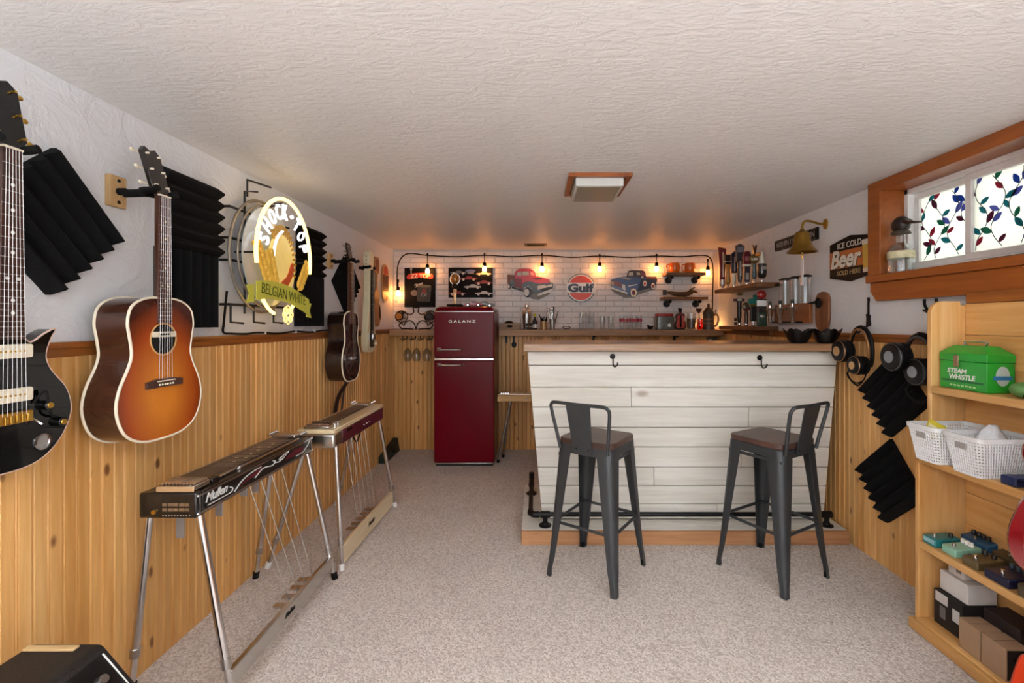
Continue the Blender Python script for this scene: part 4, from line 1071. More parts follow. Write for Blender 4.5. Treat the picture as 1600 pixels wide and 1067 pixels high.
m = MB(); pts = [(.03, -.23, .12), (.02, -.235, -.02), (.018, -.235, -.065), (.030, -.2, -.072)]
for k in range(14): pts.append((.034, -.1 + k * .075, -.0755 + .004 * math.sin(k * 1.3)))
m.tube(crom(pts, 4, False), .005, 7); m.build('power_cord', BLACKM, t)
for k in (2, 6, 9): MB().box((.026, -.1 + k * .075 - .006, -.081), (.040, -.1 + k * .075 + .006, -.068)).build('cord_clip', WHITE, t)

# ------------------------------------------------------------------ amplifier, bottom left
t = thing('guitar_amplifier', 'small black guitar amplifier on the carpet at left', 'amplifier', (-1.12, .90, 0))
TOLEX = mat('black_tolex', '1b1817', .6, bump=.3, bs=300)
m = MB(); pr = [(-.124, 0), (.155, 0), (.155, .34), (.05, .462), (-.124, .462)]
m.loft([[(x, -.25, z) for x, z in pr], [(x, .24, z) for x, z in pr]]); m.build('cabinet', TOLEX, t, .012, 3)
def AP(y, f, o=.0015):
    x0, z0, x1, z1 = .155, .34, .05, .462; nx, nz = .723, .69
    return Vector((x0 + (x1 - x0) * f + nx * o, y, z0 + (z1 - z0) * f + nz * o))
cp = MB(); q = [AP(-.23, .12), AP(.218, .12), AP(.218, .86), AP(-.23, .86)]; r_ = [AP(-.23, .12, .004), AP(.218, .12, .004), AP(.218, .86, .004), AP(-.23, .86, .004)]
cp.loft([[tuple(p) for p in q], [tuple(p) for p in r_]]); cpo = cp.build('control_panel', mat('panel_black', '0c0c0d', .3), t)
MB().tube([tuple(AP(-.23, .12, .005)), tuple(AP(.218, .12, .005)), tuple(AP(.218, .86, .005))], .002, 6).build('panel_line', WHITE, cpo)
for k in range(6):
    y = .175 - k * .07
    MB().tube([tuple(AP(y, .55, .004)), tuple(AP(y, .55, .022))], .012, 12, radii=[.013, .010]).build('control_knob', STEELM, cpo)
MB().plate(rrect(-.20, .03, .19, .31, .01), .155, .160).build('speaker_grille', mat('grille_cloth', '5a5854', .8, bump=.4, bs=500), t)
MB().box((-.114, .205, .462), (.01, .222, .468)).build('handle_strap', mat('tan_strap', 'c7a97a', .5), t, .002)
# ------------------------------------------------------------------ string lights
YS = YB - .075
t = thing('string_lights', 'black festoon light string with warm bulbs across the back wall', 'string lights', (U(640, YS), YS, V(398, YS)))
o0 = Vector(t.location)
def SP(px, py, dy=0.0): return tuple(atY(px, py, YS + dy) - o0)
BULB = mat('warm_bulb', 'ffa250', .3, emit=36)
pts = [SP(626, 515), SP(624, 470), SP(620.5, 455), SP(621, 420), SP(627, 403), SP(640, 396), SP(668, 399), SP(712, 401), SP(757, 399), SP(802, 401), SP(847, 399), SP(892, 402), SP(937, 400), SP(982, 402), SP(1026, 400), SP(1065, 401), SP(1098, 399), SP(1110, 404), SP(1114, 420), SP(1113.5, 460), SP(1113, 495)]
pts = pts[2:]
MB().tube(crom(pts, 5, False), .0058, 7).build('cable', BLACKM, t)
for px, py, top in ((622, 454, 440), (668, 419, 399), (757, 416, 399), (847, 416, 399), (937, 416, 400), (1026, 416, 400), (1106, 422, 408)):
    a, b = Vector(SP(px, top)), Vector(SP(px, py))
    s_ = MB().tube([a, b + Vector((0, 0, .03))], .0045, 7).tube([b + Vector((0, 0, .04)), b + Vector((0, 0, .032)), b + Vector((0, 0, 0))], .017, 12, radii=[.007, .016, .018]).build('lamp_socket', BLACKM, t)
    MB().lathe([(.013, 0), (.016, -.012), (.0215, -.03), (.019, -.043), (.008, -.052), (.002, -.053)], tuple(b), 14).build('bulb', BULB, s_)
    MB().box((a.x - .008, a.y - .008, a.z - .006), (a.x + .008, a.y + .008, a.z + .02)).build('cable_clip', BLACKM, s_)
c = atY(1121, 511, YB - .05)
t = thing('fairy_light_cluster', 'small warm light glowing in the back right corner of ledge', 'lamp', (XR - .10, YB - .06, 1.1905))
MB().lathe([(.02, 0), (.02, .012), (.012, .016)], n=14).build('lamp_base', BLACKM, t)
MB().sphere((0, 0, .034), .02, 12).build('bulb', mat('warm_bulb_small', 'ffb868', .3, emit=30), t)
t = thing('wall_outlet', 'white outlet plate under the first bulb', 'outlet', onB(627, 467, .009) , ROT['B'])
MB().plate(rrect(-.035, -.05, .035, .05, .006), 0, .006).build('plate', WHITE, t, .001)
for z in (-.02, .02): MB().plate(rrect(-.015, z - .012, .015, z + .012, .006), .006, .008).build('socket', CREAM, t)

# ------------------------------------------------------------------ posters and signs on the back wall
WB = .0095      # brick face
def wallthing(name, label, cat, px, py, d=WB, group=None):
    return thing(name, label, cat, onB(px, py, d), ROT['B'], group)
def S(n): return n * (YB - WB) / F      # pixels to metres on the brick face
t = wallthing('band_poster', 'black ZZ TOP poster with wrenches above the wine rack', 'poster', 656.5, 480)
w_, h_ = S(48), S(61)
plate_obj('canvas', [(-w_ / 2, 0), (w_ / 2, 0), (w_ / 2, h_), (-w_ / 2, h_)], 0, .015, mat('poster_black', '08080a', .7, spec=.2), t, .002)
ban = plate_obj('red_banner', crom([(-.115, .275), (0, .295), (.118, .28), (.12, .325), (0, .34), (-.115, .322)], 5), .015, .0165, mat('banner_red', 'c23a28', .5), t)
text(ban, 'ZZ TOP', (.0166, .005, .307), .19, .042, mat('banner_cream', 'f0dcc0', .5), bold=.02)
def wrench(par, y, z, a, s_):
    m = MB(); ca, sa = math.cos(a), math.sin(a)
    p = [(-.011, 0), (.011, 0), (.011, .06), (.022, .08), (.020, .10), (.009, .112), (.009, .09), (-.009, .09), (-.009, .112), (-.020, .10), (-.022, .08), (-.011, .06)]
    m.plate([(y + s_ * (u * ca - v * sa), z + s_ * (u * sa + v * ca)) for u, v in p], .015, .0162); m.build('wrench_print', mat('print_grey', 'a9a49a', .5), par)
wrench(t, -.085, .335, 0, .5); wrench(t, .03, .235, 1.9, .8)
plate_obj('oil_can_print', [(-.03, .06), (.10, .05), (.115, .20), (-.02, .215)], .015, .0160, mat('print_dark_grey', '3a3733', .5), t)
plate_obj('lid_print', ell(.045, .207, .068, .014, 16), .0160, .0164, mat('print_olive', '6d6a52', .5), t)
text(t, 'ZZ', (.0161, .045, .165), .05, .035, mat('banner_red', 'c23a28', .5), shear=.3)
text(t, 'TOP', (.0161, .04, .12), .06, .03, mat('print_grey', 'a9a49a', .5), shear=.3)
plate_obj('smoke_print', ell(-.055, .14, .035, .03, 14), .015, .0158, mat('print_smoke', '6f675c', .6, var=.4, vs=30), t)

def carprint(par, y, z, w2_, col, o=.015, flip=1):
    c = mat('print_' + col, col, .5); m = MB(); k = w2_
    p = [(-1, .05), (-.95, .28), (-.6, .34), (-.35, .36), (-.15, .62), (.3, .60), (.5, .36), (.95, .30), (1, .06)]
    m.plate([(y + flip * u * k / 2, z + v * k * .34) for u, v in p], o, o + .0012)
    b = m.build('car_print', c, par)
    for s_ in (-.6, .6): plate_obj('wheel_print', ell(y + s_ * k / 2, z + .05 * k * .34, k * .075, k * .075, 10), o + .0012, o + .0018, mat('print_silver', 'c9c6c0', .5), b)
t = wallthing('car_poster', 'black poster of classic cars above the fridge', 'poster', 735.5, 465)
w_, h_ = S(69), S(46.5)
plate_obj('canvas', [(-w_ / 2, 0), (w_ / 2, 0), (w_ / 2, h_), (-w_ / 2, h_)], 0, .015, mat('poster_blue_black', '0a0d11', .7, spec=.2), t, .002)
for y, z, k, col in ((-.12, .235, .16, '6f7478'), (.13, .225, .15, 'c8b49a'), (-.02, .175, .17, '8a2626'), (.13, .135, .17, '7a2c2c'), (.02, .095, .17, 'b9bcbc'), (-.13, .03, .17, '7d2a30'), (.13, .03, .17, 'c2c4c4')):
    carprint(t, y, z, k, col)
plate_obj('badge_print', ell(0.0, .262, .05, .015, 16), .015, .0162, mat('print_blue', '6a74a0', .5), t)
m = MB()
for z in (.236, .243): m.box((.015, -.03, z), (.0158, .035, z + .003))
m.build('caption_lines', mat('print_silver', 'c9c6c0', .5), t)

# ---- cut-out pickup truck signs, traced on the wall plane
def shape(par, name, pts, ox, oy, o0, o1, m, smooth=0, bevel=0):
    q = [((x - ox) * S(1), (oy - y) * S(1)) for x, y in pts]
    if smooth: q = crom(q, smooth)
    return MB().plate(q, o0, o1).build(name, m, par, bevel)
def T1(p): return [(790 + x / 1372 * 90, 405 + y / 1067 * 70) for x, y in p]
ox, oy = 828, 468
t = wallthing('truck_sign', 'red vintage pickup truck cut-out sign on brick wall', 'wall sign', ox, oy)
RC = mat('sign_red', 'b02438', .35, coat=.3); RD = mat('sign_dark_red', '6e1a28', .4); GR = mat('sign_slate', '4d5a62', .4); GD = mat('sign_dark', '23272c', .5)
SV = mat('sign_silver', 'c9c7c2', .35); SH = mat('sign_shadow_grey', '8b847c', .6); WN = mat('sign_window', '9fa39a', .35)
shape(t, 'ground_print', T1([(150, 690), (420, 780), (640, 950), (800, 960), (1060, 830), (1000, 760), (500, 700)]), ox, oy, .001, .004, SH)
shape(t, 'truck_bed', T1([(45, 365), (240, 380), (240, 660), (90, 640), (45, 560)]), ox, oy, .002, .010, mat('sign_brown', '6a4238', .5))
shape(t, 'truck_body', T1([(215, 420), (240, 290), (300, 235), (420, 222), (600, 235), (690, 300), (730, 410), (900, 440), (1040, 490), (1060, 560), (900, 580), (420, 600), (420, 720), (215, 640)]), ox, oy, .003, .014, RC)
shape(t, 'door_panel', T1([(220, 450), (390, 470), (400, 720), (215, 650)]), ox, oy, .014, .0155, RD)
shape(t, 'side_window', T1([(285, 310), (380, 300), (380, 400), (275, 395)]), ox, oy, .014, .016, WN)
shape(t, 'windscreen', T1([(400, 300), (550, 295), (560, 380), (400, 390)]), ox, oy, .014, .016, WN)
shape(t, 'windscreen', T1([(590, 300), (640, 300), (700, 390), (595, 385)]), ox, oy, .014, .016, mat('sign_window_pink', 'd08a80', .35))
shape(t, 'bonnet_vent', T1([(640, 470), (800, 440), (890, 460), (760, 490)]), ox, oy, .014, .0155, GD)
shape(t, 'rear_fender', T1([(100, 560), (140, 500), (210, 520), (215, 650), (120, 640)]), ox, oy, .010, .016, GR)
shape(t, 'front_fender', T1([(400, 590), (480, 540), (600, 530), (800, 590), (1060, 560), (1130, 570), (1130, 720), (1000, 790), (760, 830), (640, 840), (620, 700), (540, 640), (440, 680), (410, 740)]), ox, oy, .012, .018, GR)
shape(t, 'running_board', T1([(150, 650), (410, 730), (410, 760), (150, 690)]), ox, oy, .014, .018, GD)
shape(t, 'grille', T1([(760, 640), (920, 610), (960, 640), (1110, 590), (1110, 650), (860, 700), (770, 740)]), ox, oy, .018, .0195, SV)
shape(t, 'grille_shadow', T1([(850, 710), (1100, 650), (1090, 710), (860, 770)]), ox, oy, .018, .0192, GD)
shape(t, 'bumper', T1([(765, 830), (1120, 700), (1135, 740), (960, 820), (775, 875)]), ox, oy, .018, .021, SV)
for cx_, cy_, rx, ry, rim in ((530, 790, 95, 125, 60), (90, 650, 48, 60, 30)):
    wq = shape(t, 'wheel', T1([(cx_ + rx * math.cos(a), cy_ + ry * math.sin(a)) for a in [2 * PI * k / 20 for k in range(20)]]), ox, oy, .016, .022, GD)
    shape(wq, 'hub_cap', T1([(cx_ - rx * .3 + rim * math.cos(a), cy_ + rim * 1.45 * math.sin(a)) for a in [2 * PI * k / 16 for k in range(16)]]), ox, oy, .022, .0235, SV)
def T2(p): return [(945 + x / 1600 * 90, 415 + y / 1067 * 60) for x, y in p]
ox, oy = 988, 466
t = wallthing('truck_sign', 'blue vintage pickup truck cut-out sign on brick wall', 'wall sign', ox, oy)
BC = mat('sign_blue', '1f4274', .35, coat=.3); BD = mat('sign_navy', '18233f', .4); BR = mat('sign_bed_brown', '4a2a26', .5)
shape(t, 'ground_print', T1 and T2([(150, 660), (300, 780), (560, 900), (720, 890), (1350, 660), (1300, 600), (600, 700)]), ox, oy, .001, .004, SH)
shape(t, 'truck_bed', T2([(1130, 310), (1420, 310), (1450, 400), (1400, 560), (1130, 650)]), ox, oy, .003, .012, BR)
shape(t, 'truck_body', T2([(165, 400), (330, 340), (600, 305), (1140, 320), (1150, 650), (880, 720), (860, 640), (700, 640), (690, 830), (560, 790), (150, 590)]), ox, oy, .004, .014, BC)
shape(t, 'cab', T2([(600, 300), (650, 150), (750, 130), (1040, 135), (1110, 175), (1140, 330), (1000, 350), (800, 320)]), ox, oy, .005, .015, mat('sign_cab_dark', '2a1a22', .4))
shape(t, 'rear_panel', T2([(1000, 380), (1400, 380), (1400, 530), (1270, 620), (900, 700)]), ox, oy, .012, .0155, BD)
shape(t, 'windscreen', T2([(665, 185), (780, 180), (775, 285), (650, 285)]), ox, oy, .015, .0165, WN)
shape(t, 'side_window', T2([(870, 190), (960, 195), (980, 260), (880, 265)]), ox, oy, .015, .0165, WN)
shape(t, 'door_window', T2([(990, 180), (1090, 200), (1120, 290), (1000, 300)]), ox, oy, .015, .0165, mat('sign_window_plum', '5c3a4c', .35))
shape(t, 'wing_mirror', T2([(1000, 310), (1060, 305), (1060, 345), (1005, 350)]), ox, oy, .0165, .018, SV)
shape(t, 'bonnet_stripe', T2([(400, 340), (560, 330), (760, 380), (640, 400)]), ox, oy, .014, .0155, mat('sign_tan', '9a9488', .4))
shape(t, 'door_emblem', T2([(1100 + 50 * math.cos(a), 500 + 80 * math.sin(a)) for a in [2 * PI * k / 14 for k in range(14)]]), ox, oy, .0155, .017, SV)
shape(t, 'door_emblem_centre', T2([(1100 + 28 * math.cos(a), 505 + 45 * math.sin(a)) for a in [2 * PI * k / 12 for k in range(12)]]), ox, oy, .017, .018, RC)
shape(t, 'grille', T2([(265, 420), (440, 480), (460, 620), (270, 540)]), ox, oy, .014, .017, mat('sign_grille', '7a4444', .4))
shape(t, 'headlight', T2([(470, 520), (560, 540), (560, 700), (480, 650)]), ox, oy, .014, .0175, SV)
shape(t, 'headlight', T2([(170, 430), (250, 450), (250, 560), (170, 530)]), ox, oy, .014, .0175, mat('sign_lamp_tan', 'a08468', .4))
shape(t, 'bumper', T2([(150, 570), (300, 650), (620, 750), (620, 800), (300, 690), (150, 610)]), ox, oy, .017, .021, SV)
shape(t, 'fender_trim', T2([(640, 560), (880, 515), (885, 540), (645, 590)]), ox, oy, .014, .0165, SV)
for cx_, cy_, rx, ry in ((790, 755, 88, 120), (1325, 575, 50, 85)):
    wq = shape(t, 'wheel', T2([(cx_ + rx * 1.15 * math.cos(a), cy_ + 8 + ry * 1.08 * math.sin(a)) for a in [2 * PI * k / 20 for k in range(20)]]), ox, oy, .014, .019, GD)
    shape(wq, 'white_wall', T2([(cx_ + rx * math.cos(a), cy_ + ry * math.sin(a)) for a in [2 * PI * k / 20 for k in range(20)]]), ox, oy, .019, .0205, CREAM)
    shape(wq, 'hub_cap', T2([(cx_ + rx * .55 * math.cos(a), cy_ + ry * .6 * math.sin(a)) for a in [2 * PI * k / 16 for k in range(16)]]), ox, oy, .0205, .022, RD)
# ---- round Gulf sign
t = wallthing('round_sign', 'round orange and white Gulf sign between the trucks', 'wall sign', 907.5, 472)
R_ = S(22.3); cz_ = S(22)
plate_obj('disc_edge', ell(0, cz_, R_, R_, 40), 0, .012, mat('sign_navy_edge', '1d2436', .4), t, .001)
plate_obj('disc_white', ell(0, cz_, R_ * .95, R_ * .95, 40), .012, .0135, mat('sign_white', 'e8e6e2', .4), t)
ORG = mat('sign_orange', 'd8401f', .4)
for lo, hi in ((25, 155), (205, 335)):
    pts = ell(0, cz_, R_ * .86, R_ * .86, 20, math.radians(lo), math.radians(hi)); plate_obj('orange_segment', pts, .0135, .015, ORG, t)
MB().box((.0134, -R_ * 1.02, cz_ - R_ * .36), (.0152, R_ * 1.02, cz_ + R_ * .36)).build('white_band', mat('sign_white', 'e8e6e2', .4), t)
text(t, 'Gulf', (.0153, 0, cz_), R_ * 1.84, R_ * .60, mat('sign_navy_text', '1b2136', .4), bold=.05)

# ------------------------------------------------------------------ shelves on the back wall with pipe brackets
def pipe_shelf(px0, px1, py, lab):
    c = onB((px0 + px1) / 2, py, .10); hw = (px1 - px0) / 2 * (YB - .17) / F
    t = thing('pipe_shelf', lab, 'shelf', (c.x, YB - WB, c.z), ROT['B'], 'pipe shelves on the back wall')
    MB().box((0.003, -hw, 0), (.16, hw, .028)).build('shelf_board', RUSTX, t, .003)
    for s_ in (-1, 1):
        y = s_ * hw * .68
        MB().cyl((0, y, -.035), (.008, y, -.035), .034, 18).build('wall_flange', BLACK, t)
        MB().cyl((.006, y, -.035), (.13, y, -.016), .015, 12).sphere((.13, y, -.017), .016, 10).build('bracket_pipe', BLACK, t)
    return c.z + .028
zs1 = pipe_shelf(1038, 1100, 431, 'upper pipe shelf holding two orange mugs')
zs2 = pipe_shelf(1034, 1103, 468.5, 'lower pipe shelf holding the carved fish')
def mug(px, label, side=-1):
    Y = YB - .10; t = thing('orange_mug', label, 'mug', (U(px, Y), Y, zs1), 0, 'orange glass mugs on the upper pipe shelf')
    MB().lathe([(.036, 0), (.046, .012), (.05, .05), (.046, .095), (.043, .095), (.046, .05), (.042, .016), (.03, .008)], n=20, cap=True).build('cup', mat('amber_cup', 'd8691e', .15, coat=.5), t)
    MB().tube(crom([(side * .045, 0, .08), (side * .072, 0, .078), (side * .078, 0, .045), (side * .066, 0, .02), (side * .045, 0, .02)], 4, False), .005, 8).build('handle', mat('amber_cup', 'd8691e', .15, coat=.5), t)
mug(1054, 'orange glass mug nearest the blue truck on upper shelf'); mug(1078, 'orange glass mug with dark handle nearest the last bulb')
Y = YB - .09; t = thing('fish_carving', 'carved dark fish figurine with raised tail on the lower shelf', 'figurine', (U(1066, Y), Y, zs2))
pts = [(-.155, 0, .045), (-.12, 0, .042), (-.06, 0, .03), (0, 0, .026), (.06, 0, .034), (.11, 0, .055), (.15, 0, .04)]
MB().tube(crom(pts, 4, False), .02, 10, radii=[.006 + .02 * math.sin(PI * k / 24) for k in range(25)]).build('fish_body', mat('fish_bronze', '5e4a34', .35, .3, var=.4, vs=25), t)
MB().slab([(-.15, -.006), (-.15, .006), (-.19, .006), (-.19, -.006)], .02, .07).build('tail_fin', mat('fish_dark', '33261e', .4), t, .004)
MB().tube(crom([(.05, 0, .04), (.09, 0, .075), (.125, 0, .095)], 4, False), .008, 8, radii=[.012, .011, .010, .009, .008, .007, .006, .005, .004]).build('raised_fin', mat('fish_bronze', '5e4a34', .35, .3), t)
MB().box((-.03, -.02, 0), (.04, .02, .012)).build('stand', BLACKM, t, .003)

# ------------------------------------------------------------------ things on the ledge
LZ = 1.1905; YL = YB - .13
def led(px, Y=None): Y = Y or YL; return (U(px, Y), Y, LZ)
HI = YL / F
# wooden box
t = thing('wooden_crate', 'small wooden box with black handle on ledge beside fridge', 'box', led(797))
m = MB(); a, b, h = .10, .07, .058
for p, q in (((-a, -b), (a, -b + .008)), ((-a, b - .008), (a, b)), ((-a, -b + .008), (-a + .008, b - .008)), ((a - .008, -b + .008), (a, b - .008))): m.box((p[0], p[1], 0), (q[0], q[1], h))
m.box((-a + .008, -b + .008, 0), (a - .008, b - .008, .006)); m.build('box_body', wood('crate_wood', 'a98258', '7c5a38', .5, 'X'), t, .001)
MB().plate(ell(0, .03, .03, .012, 14), 0, .003).build('handle_plate', BLACKM, t).rotation_euler = (0, 0, -PI / 2)
t.children[-1].location = (0, -b, 0)
MB().sphere((-.01, 0, .058), .035, 10, (1.3, .8, .7)).build('black_cloth', BLACKM, t)
t = thing('cocktail_shaker', 'steel cocktail shaker on the ledge', 'cocktail shaker', led(823))
MB().lathe([(.030, 0), (.032, .01), (.043, .13), (.043, .165), (.040, .17)], n=20).build('cup', STEELM, t)
MB().lathe([(.042, .17), (.04, .185), (.024, .205), (.020, .21)], n=20).build('strainer', CHROME, t)
MB().lathe([(.020, .21), (.022, .215), (.020, .235), (.008, .245)], n=16).build('cap', CHROME, t)
t = thing('bitters_bottle', 'little dark bottle with yellow cap beside shaker', 'bottle', led(835.5))
MB().lathe([(.022, 0), (.024, .006), (.024, .08), (.010, .105), (.009, .125)], n=16).build('glass_bottle', mat('dark_bottle', '1c1c24', .2, coat=.5), t)
MB().lathe([(.0245, .012), (.0245, .05)], n=16).build('label', mat('paper_label', 'd8d6d2', .6), t)
MB().lathe([(.013, .12), (.013, .15), (.010, .154)], n=14).build('cap', mat('yellow_cap', 'c9b82c', .4), t)
for px, lab in ((824, 'black jigger standing before the shaker'), (829.5, 'black jigger standing before the dark bottle')):
    t = thing('jigger', lab, 'jigger', led(px, YL - .06), 0, 'black jiggers')
    MB().lathe([(.013, 0), (.008, .028), (.014, .058), (.013, .058), (.007, .03)], n=14).build('cup', BLACK, t)
    MB().lathe([(.0095, .024), (.0095, .032)], n=14).build('ring', STEELM, t)
t = thing('straw_cup', 'gold cup packed with black straws on ledge', 'cup', led(849.5))
MB().lathe([(.032, 0), (.036, .08), (.034, .08), (.030, .004)], n=18).build('cup', mat('gold_cup', 'a8865a', .35, .5), t)
for k in range(9):
    a = k * 2.4; MB().tube([(.015 * math.cos(a), .015 * math.sin(a), .03), (.032 * math.cos(a), .03 * math.sin(a), .10 + .012 * (k % 3))], .005, 6).build('straw', BLACKM, t)
MB().tube([(-.01, 0, .05), (-.045, 0, .15)], .005, 6).build('straw', BLACKM, t)
t = thing('utensil_jar', 'steel cup holding bar spoons and tongs on ledge', 'utensil holder', led(863))
MB().lathe([(.022, 0), (.03, .10), (.028, .10), (.02, .004)], n=18).build('cup', STEELM, t)
for x, y, dx, z, mm in ((-.01, 0, -.03, .19, STEELM), (.005, .008, -.005, .2, CHROME), (.0, -.008, .012, .22, BLACK), (.012, 0, .045, .175, BLACK), (-.002, .004, -.012, .17, STEELM)):
    u = MB().tube([(x, y, .02), (x + dx, y, z)], .0042, 7).build('bar_tool', mm, t)
    if mm is not BLACK: MB().sphere((x + dx, y, z), .017, 10, (1, .5, 1.2)).build('spoon_bowl', mm, u)
t = thing('wire_puzzle', 'low heap of dark wire stirrers on the ledge', 'bar tool', led(885))
for k in range(5): MB().tube([(.04 * math.cos(a + k) * .9, .02 * math.sin(a + k * 2), .018 + .012 * math.sin(a + k)) for a in [2 * PI * q / 14 for q in range(14)]], .003, 6, closed=True).build('wire_loop', BLACK, t)
def tumbler(px, h, r, lab, grp, Y=None, band=None, stack=1, handle=False):
    t = thing('glass_tumbler', lab, 'glass', led(px, Y), 0, grp)
    for k in range(stack):
        z = k * h * .92
        MB().lathe([(r * .8, z), (r * .86, z + .008), (r, z + h), (r * .94, z + h), (r * .8, z + .014)], n=18).build('glass_wall', GLASS, t)
    if band:
        MB().lathe([(r * .965 + .0006, h * .55), (r * .985 + .0006, h * .78)], n=18, cap=False).build('red_logo_band', mat('red_logo', 'a83a4a', .5, var=.5, vs=70), t)
    if handle: MB().tube(crom([(r * .9, 0, h * .8), (r * 1.5, 0, h * .78), (r * 1.55, 0, h * .35), (r * .85, 0, h * .25)], 4, False), .004, 7).build('handle', GLASS, t)
g = 'clear tumblers along the back ledge'
tumbler(908, .085, .026, 'pair of stacked clear tumblers nearest the utensil jar', g, stack=2)
tumbler(917.5, .085, .026, 'pair of stacked clear tumblers, second from the utensil jar', g, Y=YL + .04, stack=2)
tumbler(925, .085, .026, 'stacked clear mugs with side handle under the Gulf sign', g, stack=2, handle=True)
tumbler(941, .13, .031, 'tall clear beer glass, left of the pair under the light', g)
tumbler(954, .13, .031, 'tall clear beer glass, right of the pair under the light', g)
tumbler(972, .135, .027, 'red-logo pint glass nearest the tall beer glasses', g, band=1)
tumbler(982, .135, .027, 'red-logo pint glass, second of the row', g, band=1, Y=YL + .05)
tumbler(991, .135, .027, 'red-logo pint glass, third of the row', g, band=1)
tumbler(999, .135, .027, 'red-logo pint glass nearest the black toy', g, band=1, Y=YL + .05)
t = thing('black_toy', 'tiny black toy figure on the ledge', 'toy', led(1016))
MB().sphere((0, 0, .018), .018, 10, (1.5, .8, 1)).build('toy_body', BLACKM, t); MB().sphere((-.02, 0, .036), .011, 8).build('toy_head', BLACKM, t); MB().sphere((.022, 0, .03), .009, 8).build('toy_tail', BLACKM, t)
t = thing('bottle_cap_jar', 'square glass jar of bottle caps with red lid', 'jar', led(1037.5))
MB().slab(rrect(-.085, -.06, .085, .06, .02), 0, .125).build('filled_glass', mat('bottle_caps', '54564c', .3, var=.9, vs=55, coat=.8), t, .004)
MB().slab(rrect(-.078, -.055, .078, .055, .02), .125, .152).build('lid', mat('red_lid', 'a82820', .4), t, .004)
MB().cyl((.035, -.0605, .04), (.035, -.063, .04), .018, 14).build('paper_spot', WHITE, t)
t = thing('guitar_bottle', 'red guitar-shaped bottle on the ledge', 'bottle', led(1062.5), -PI / 2)
half = [(0, 0), (.04, .003), (.054, .03), (.05, .065), (.038, .085), (.036, .10), (.042, .125), (.034, .15), (.012, .155), (.011, .17), (0, .17)]
ol = crom(half + [(-y, z) for y, z in reversed(half[1:-1])], 3)
plate_obj('bottle_body', ol, -.02, .018, mat('dark_guitar_glass', '2a1210', .2, coat=.6), t, .003)
plate_obj('red_face', [(y * .82, z * .82 + .012) for y, z in ol], .018, .021, mat('red_guitar_face', 'b53a28', .25, coat=.5), t, .001)
MB().box((.021, -.008, .02), (.024, .008, .14)).build('stripe', BLACKM, t)
plate_obj('stopper', [(-.013, .168), (.013, .168), (.02, .205), (.008, .198), (0, .212), (-.008, .198), (-.018, .21)], -.01, .010, BLACKM, t, .002)
t = thing('glass_canister', 'tall clear canister beside the guitar bottle', 'jar', led(1080))
MB().lathe([(.045, 0), (.047, .005), (.047, .135), (.043, .14), (.043, .155), (.044, .008)], n=20).build('glass_wall', GLASS, t)
MB().lathe([(.038, .006), (.040, .10), (.036, .105)], n=16).build('contents', mat('brown_contents', '7a5a4a', .6, var=.5, vs=50), t)
t = thing('bud_vase', 'slim glass vase holding a dark dried rose', 'vase', led(1094, YL - .065))
MB().lathe([(.024, 0), (.03, .02), (.026, .06), (.020, .10), (.022, .10), (.024, .06), (.027, .02), (.02, .004)], n=16).build('glass_wall', ORANGEG, t)
MB().tube([(0, 0, .01), (-.012, 0, .16)], .004, 6).build('stem', mat('dry_stem', '4a3a26', .7), t)
MB().lathe([(.006, .155), (.022, .175), (.03, .2), (.02, .195), (.01, .19)], (-.013, 0, 0), 12).build('rose', mat('dried_rose', '3a1c1e', .8, var=.3, vs=80), t)
t = thing('beer_stein', 'pewter-lidded beer stein in the corner of the ledge', 'stein', led(1107, YL - .03))
ST = mat('stein_stoneware', '57493c', .35, .2, var=.6, vs=30, bump=.5, bs=60)
MB().lathe([(.056, 0), (.058, .012), (.052, .025), (.050, .13), (.053, .14)], n=22).build('body', ST, t)
MB().lathe([(.054, .14), (.05, .165), (.03, .20), (.012, .215), (.010, .225), (.014, .235), (.004, .25)], n=22).build('lid', mat('pewter', '5b5550', .35, .8), t)
MB().tube(crom([(.05, 0, .135), (.085, 0, .14), (.095, 0, .09), (.075, 0, .04), (.05, 0, .03)], 5, False), .009, 8).build('handle', mat('tan_handle', '8a5c34', .4), t)
MB().tube([(.055, 0, .145), (.07, 0, .165), (.066, 0, .19)], .006, 7).build('thumb_lift', mat('pewter', '5b5550', .35, .8), t)
for z in (.05, .09): MB().lathe([(.0515, z), (.054, z + .008), (.0515, z + .016)], n=22, cap=False).build('relief_band', mat('tan_handle', '8a5c34', .4), t)

# ---- wine rack and bottles at left
t = thing('wine_rack', 'black scrolled iron wine rack on the short ledge', 'wine rack', led(650, YB - .12), -PI / 2)
def scroll(pts, r=.0055): MB().tube(crom([(0, y, z) for y, z in pts], 5, False), r, 7).build('scroll', BLACK, t)
for s_ in (-1, 1):
    scroll([(s_ * .03, .21), (s_ * .02, .17), (s_ * .05, .145), (s_ * .10, .155), (s_ * .15, .175), (s_ * .18, .15), (s_ * .175, .105), (s_ * .14, .09), (s_ * .105, .11)])
    scroll([(0.0, .0), (s_ * .02, .06), (s_ * .06, .085), (s_ * .10, .07), (s_ * .12, .03)])
    scroll([(s_ * .03, .004), (s_ * .10, .008), (s_ * .14, .012), (s_ * .165, .04), (s_ * .145, .06), (s_ * .125, .045)])
    MB().cyl((-.07, s_ * .12, .006), (.07, s_ * .12, .006), .006, 8).build('foot_bar', BLACK, t)
    MB().tube([(.0, s_ * .14 + .06 * math.cos(a), .125 + .055 * math.sin(a)) for a in [2 * PI * k / 20 for k in range(20)]], .005, 7, closed=True).build('bottle_ring', BLACK, t)
MB().tube([(0, -.03, .21), (0, .03, .21)], .005, 7).build('scroll', BLACK, t)
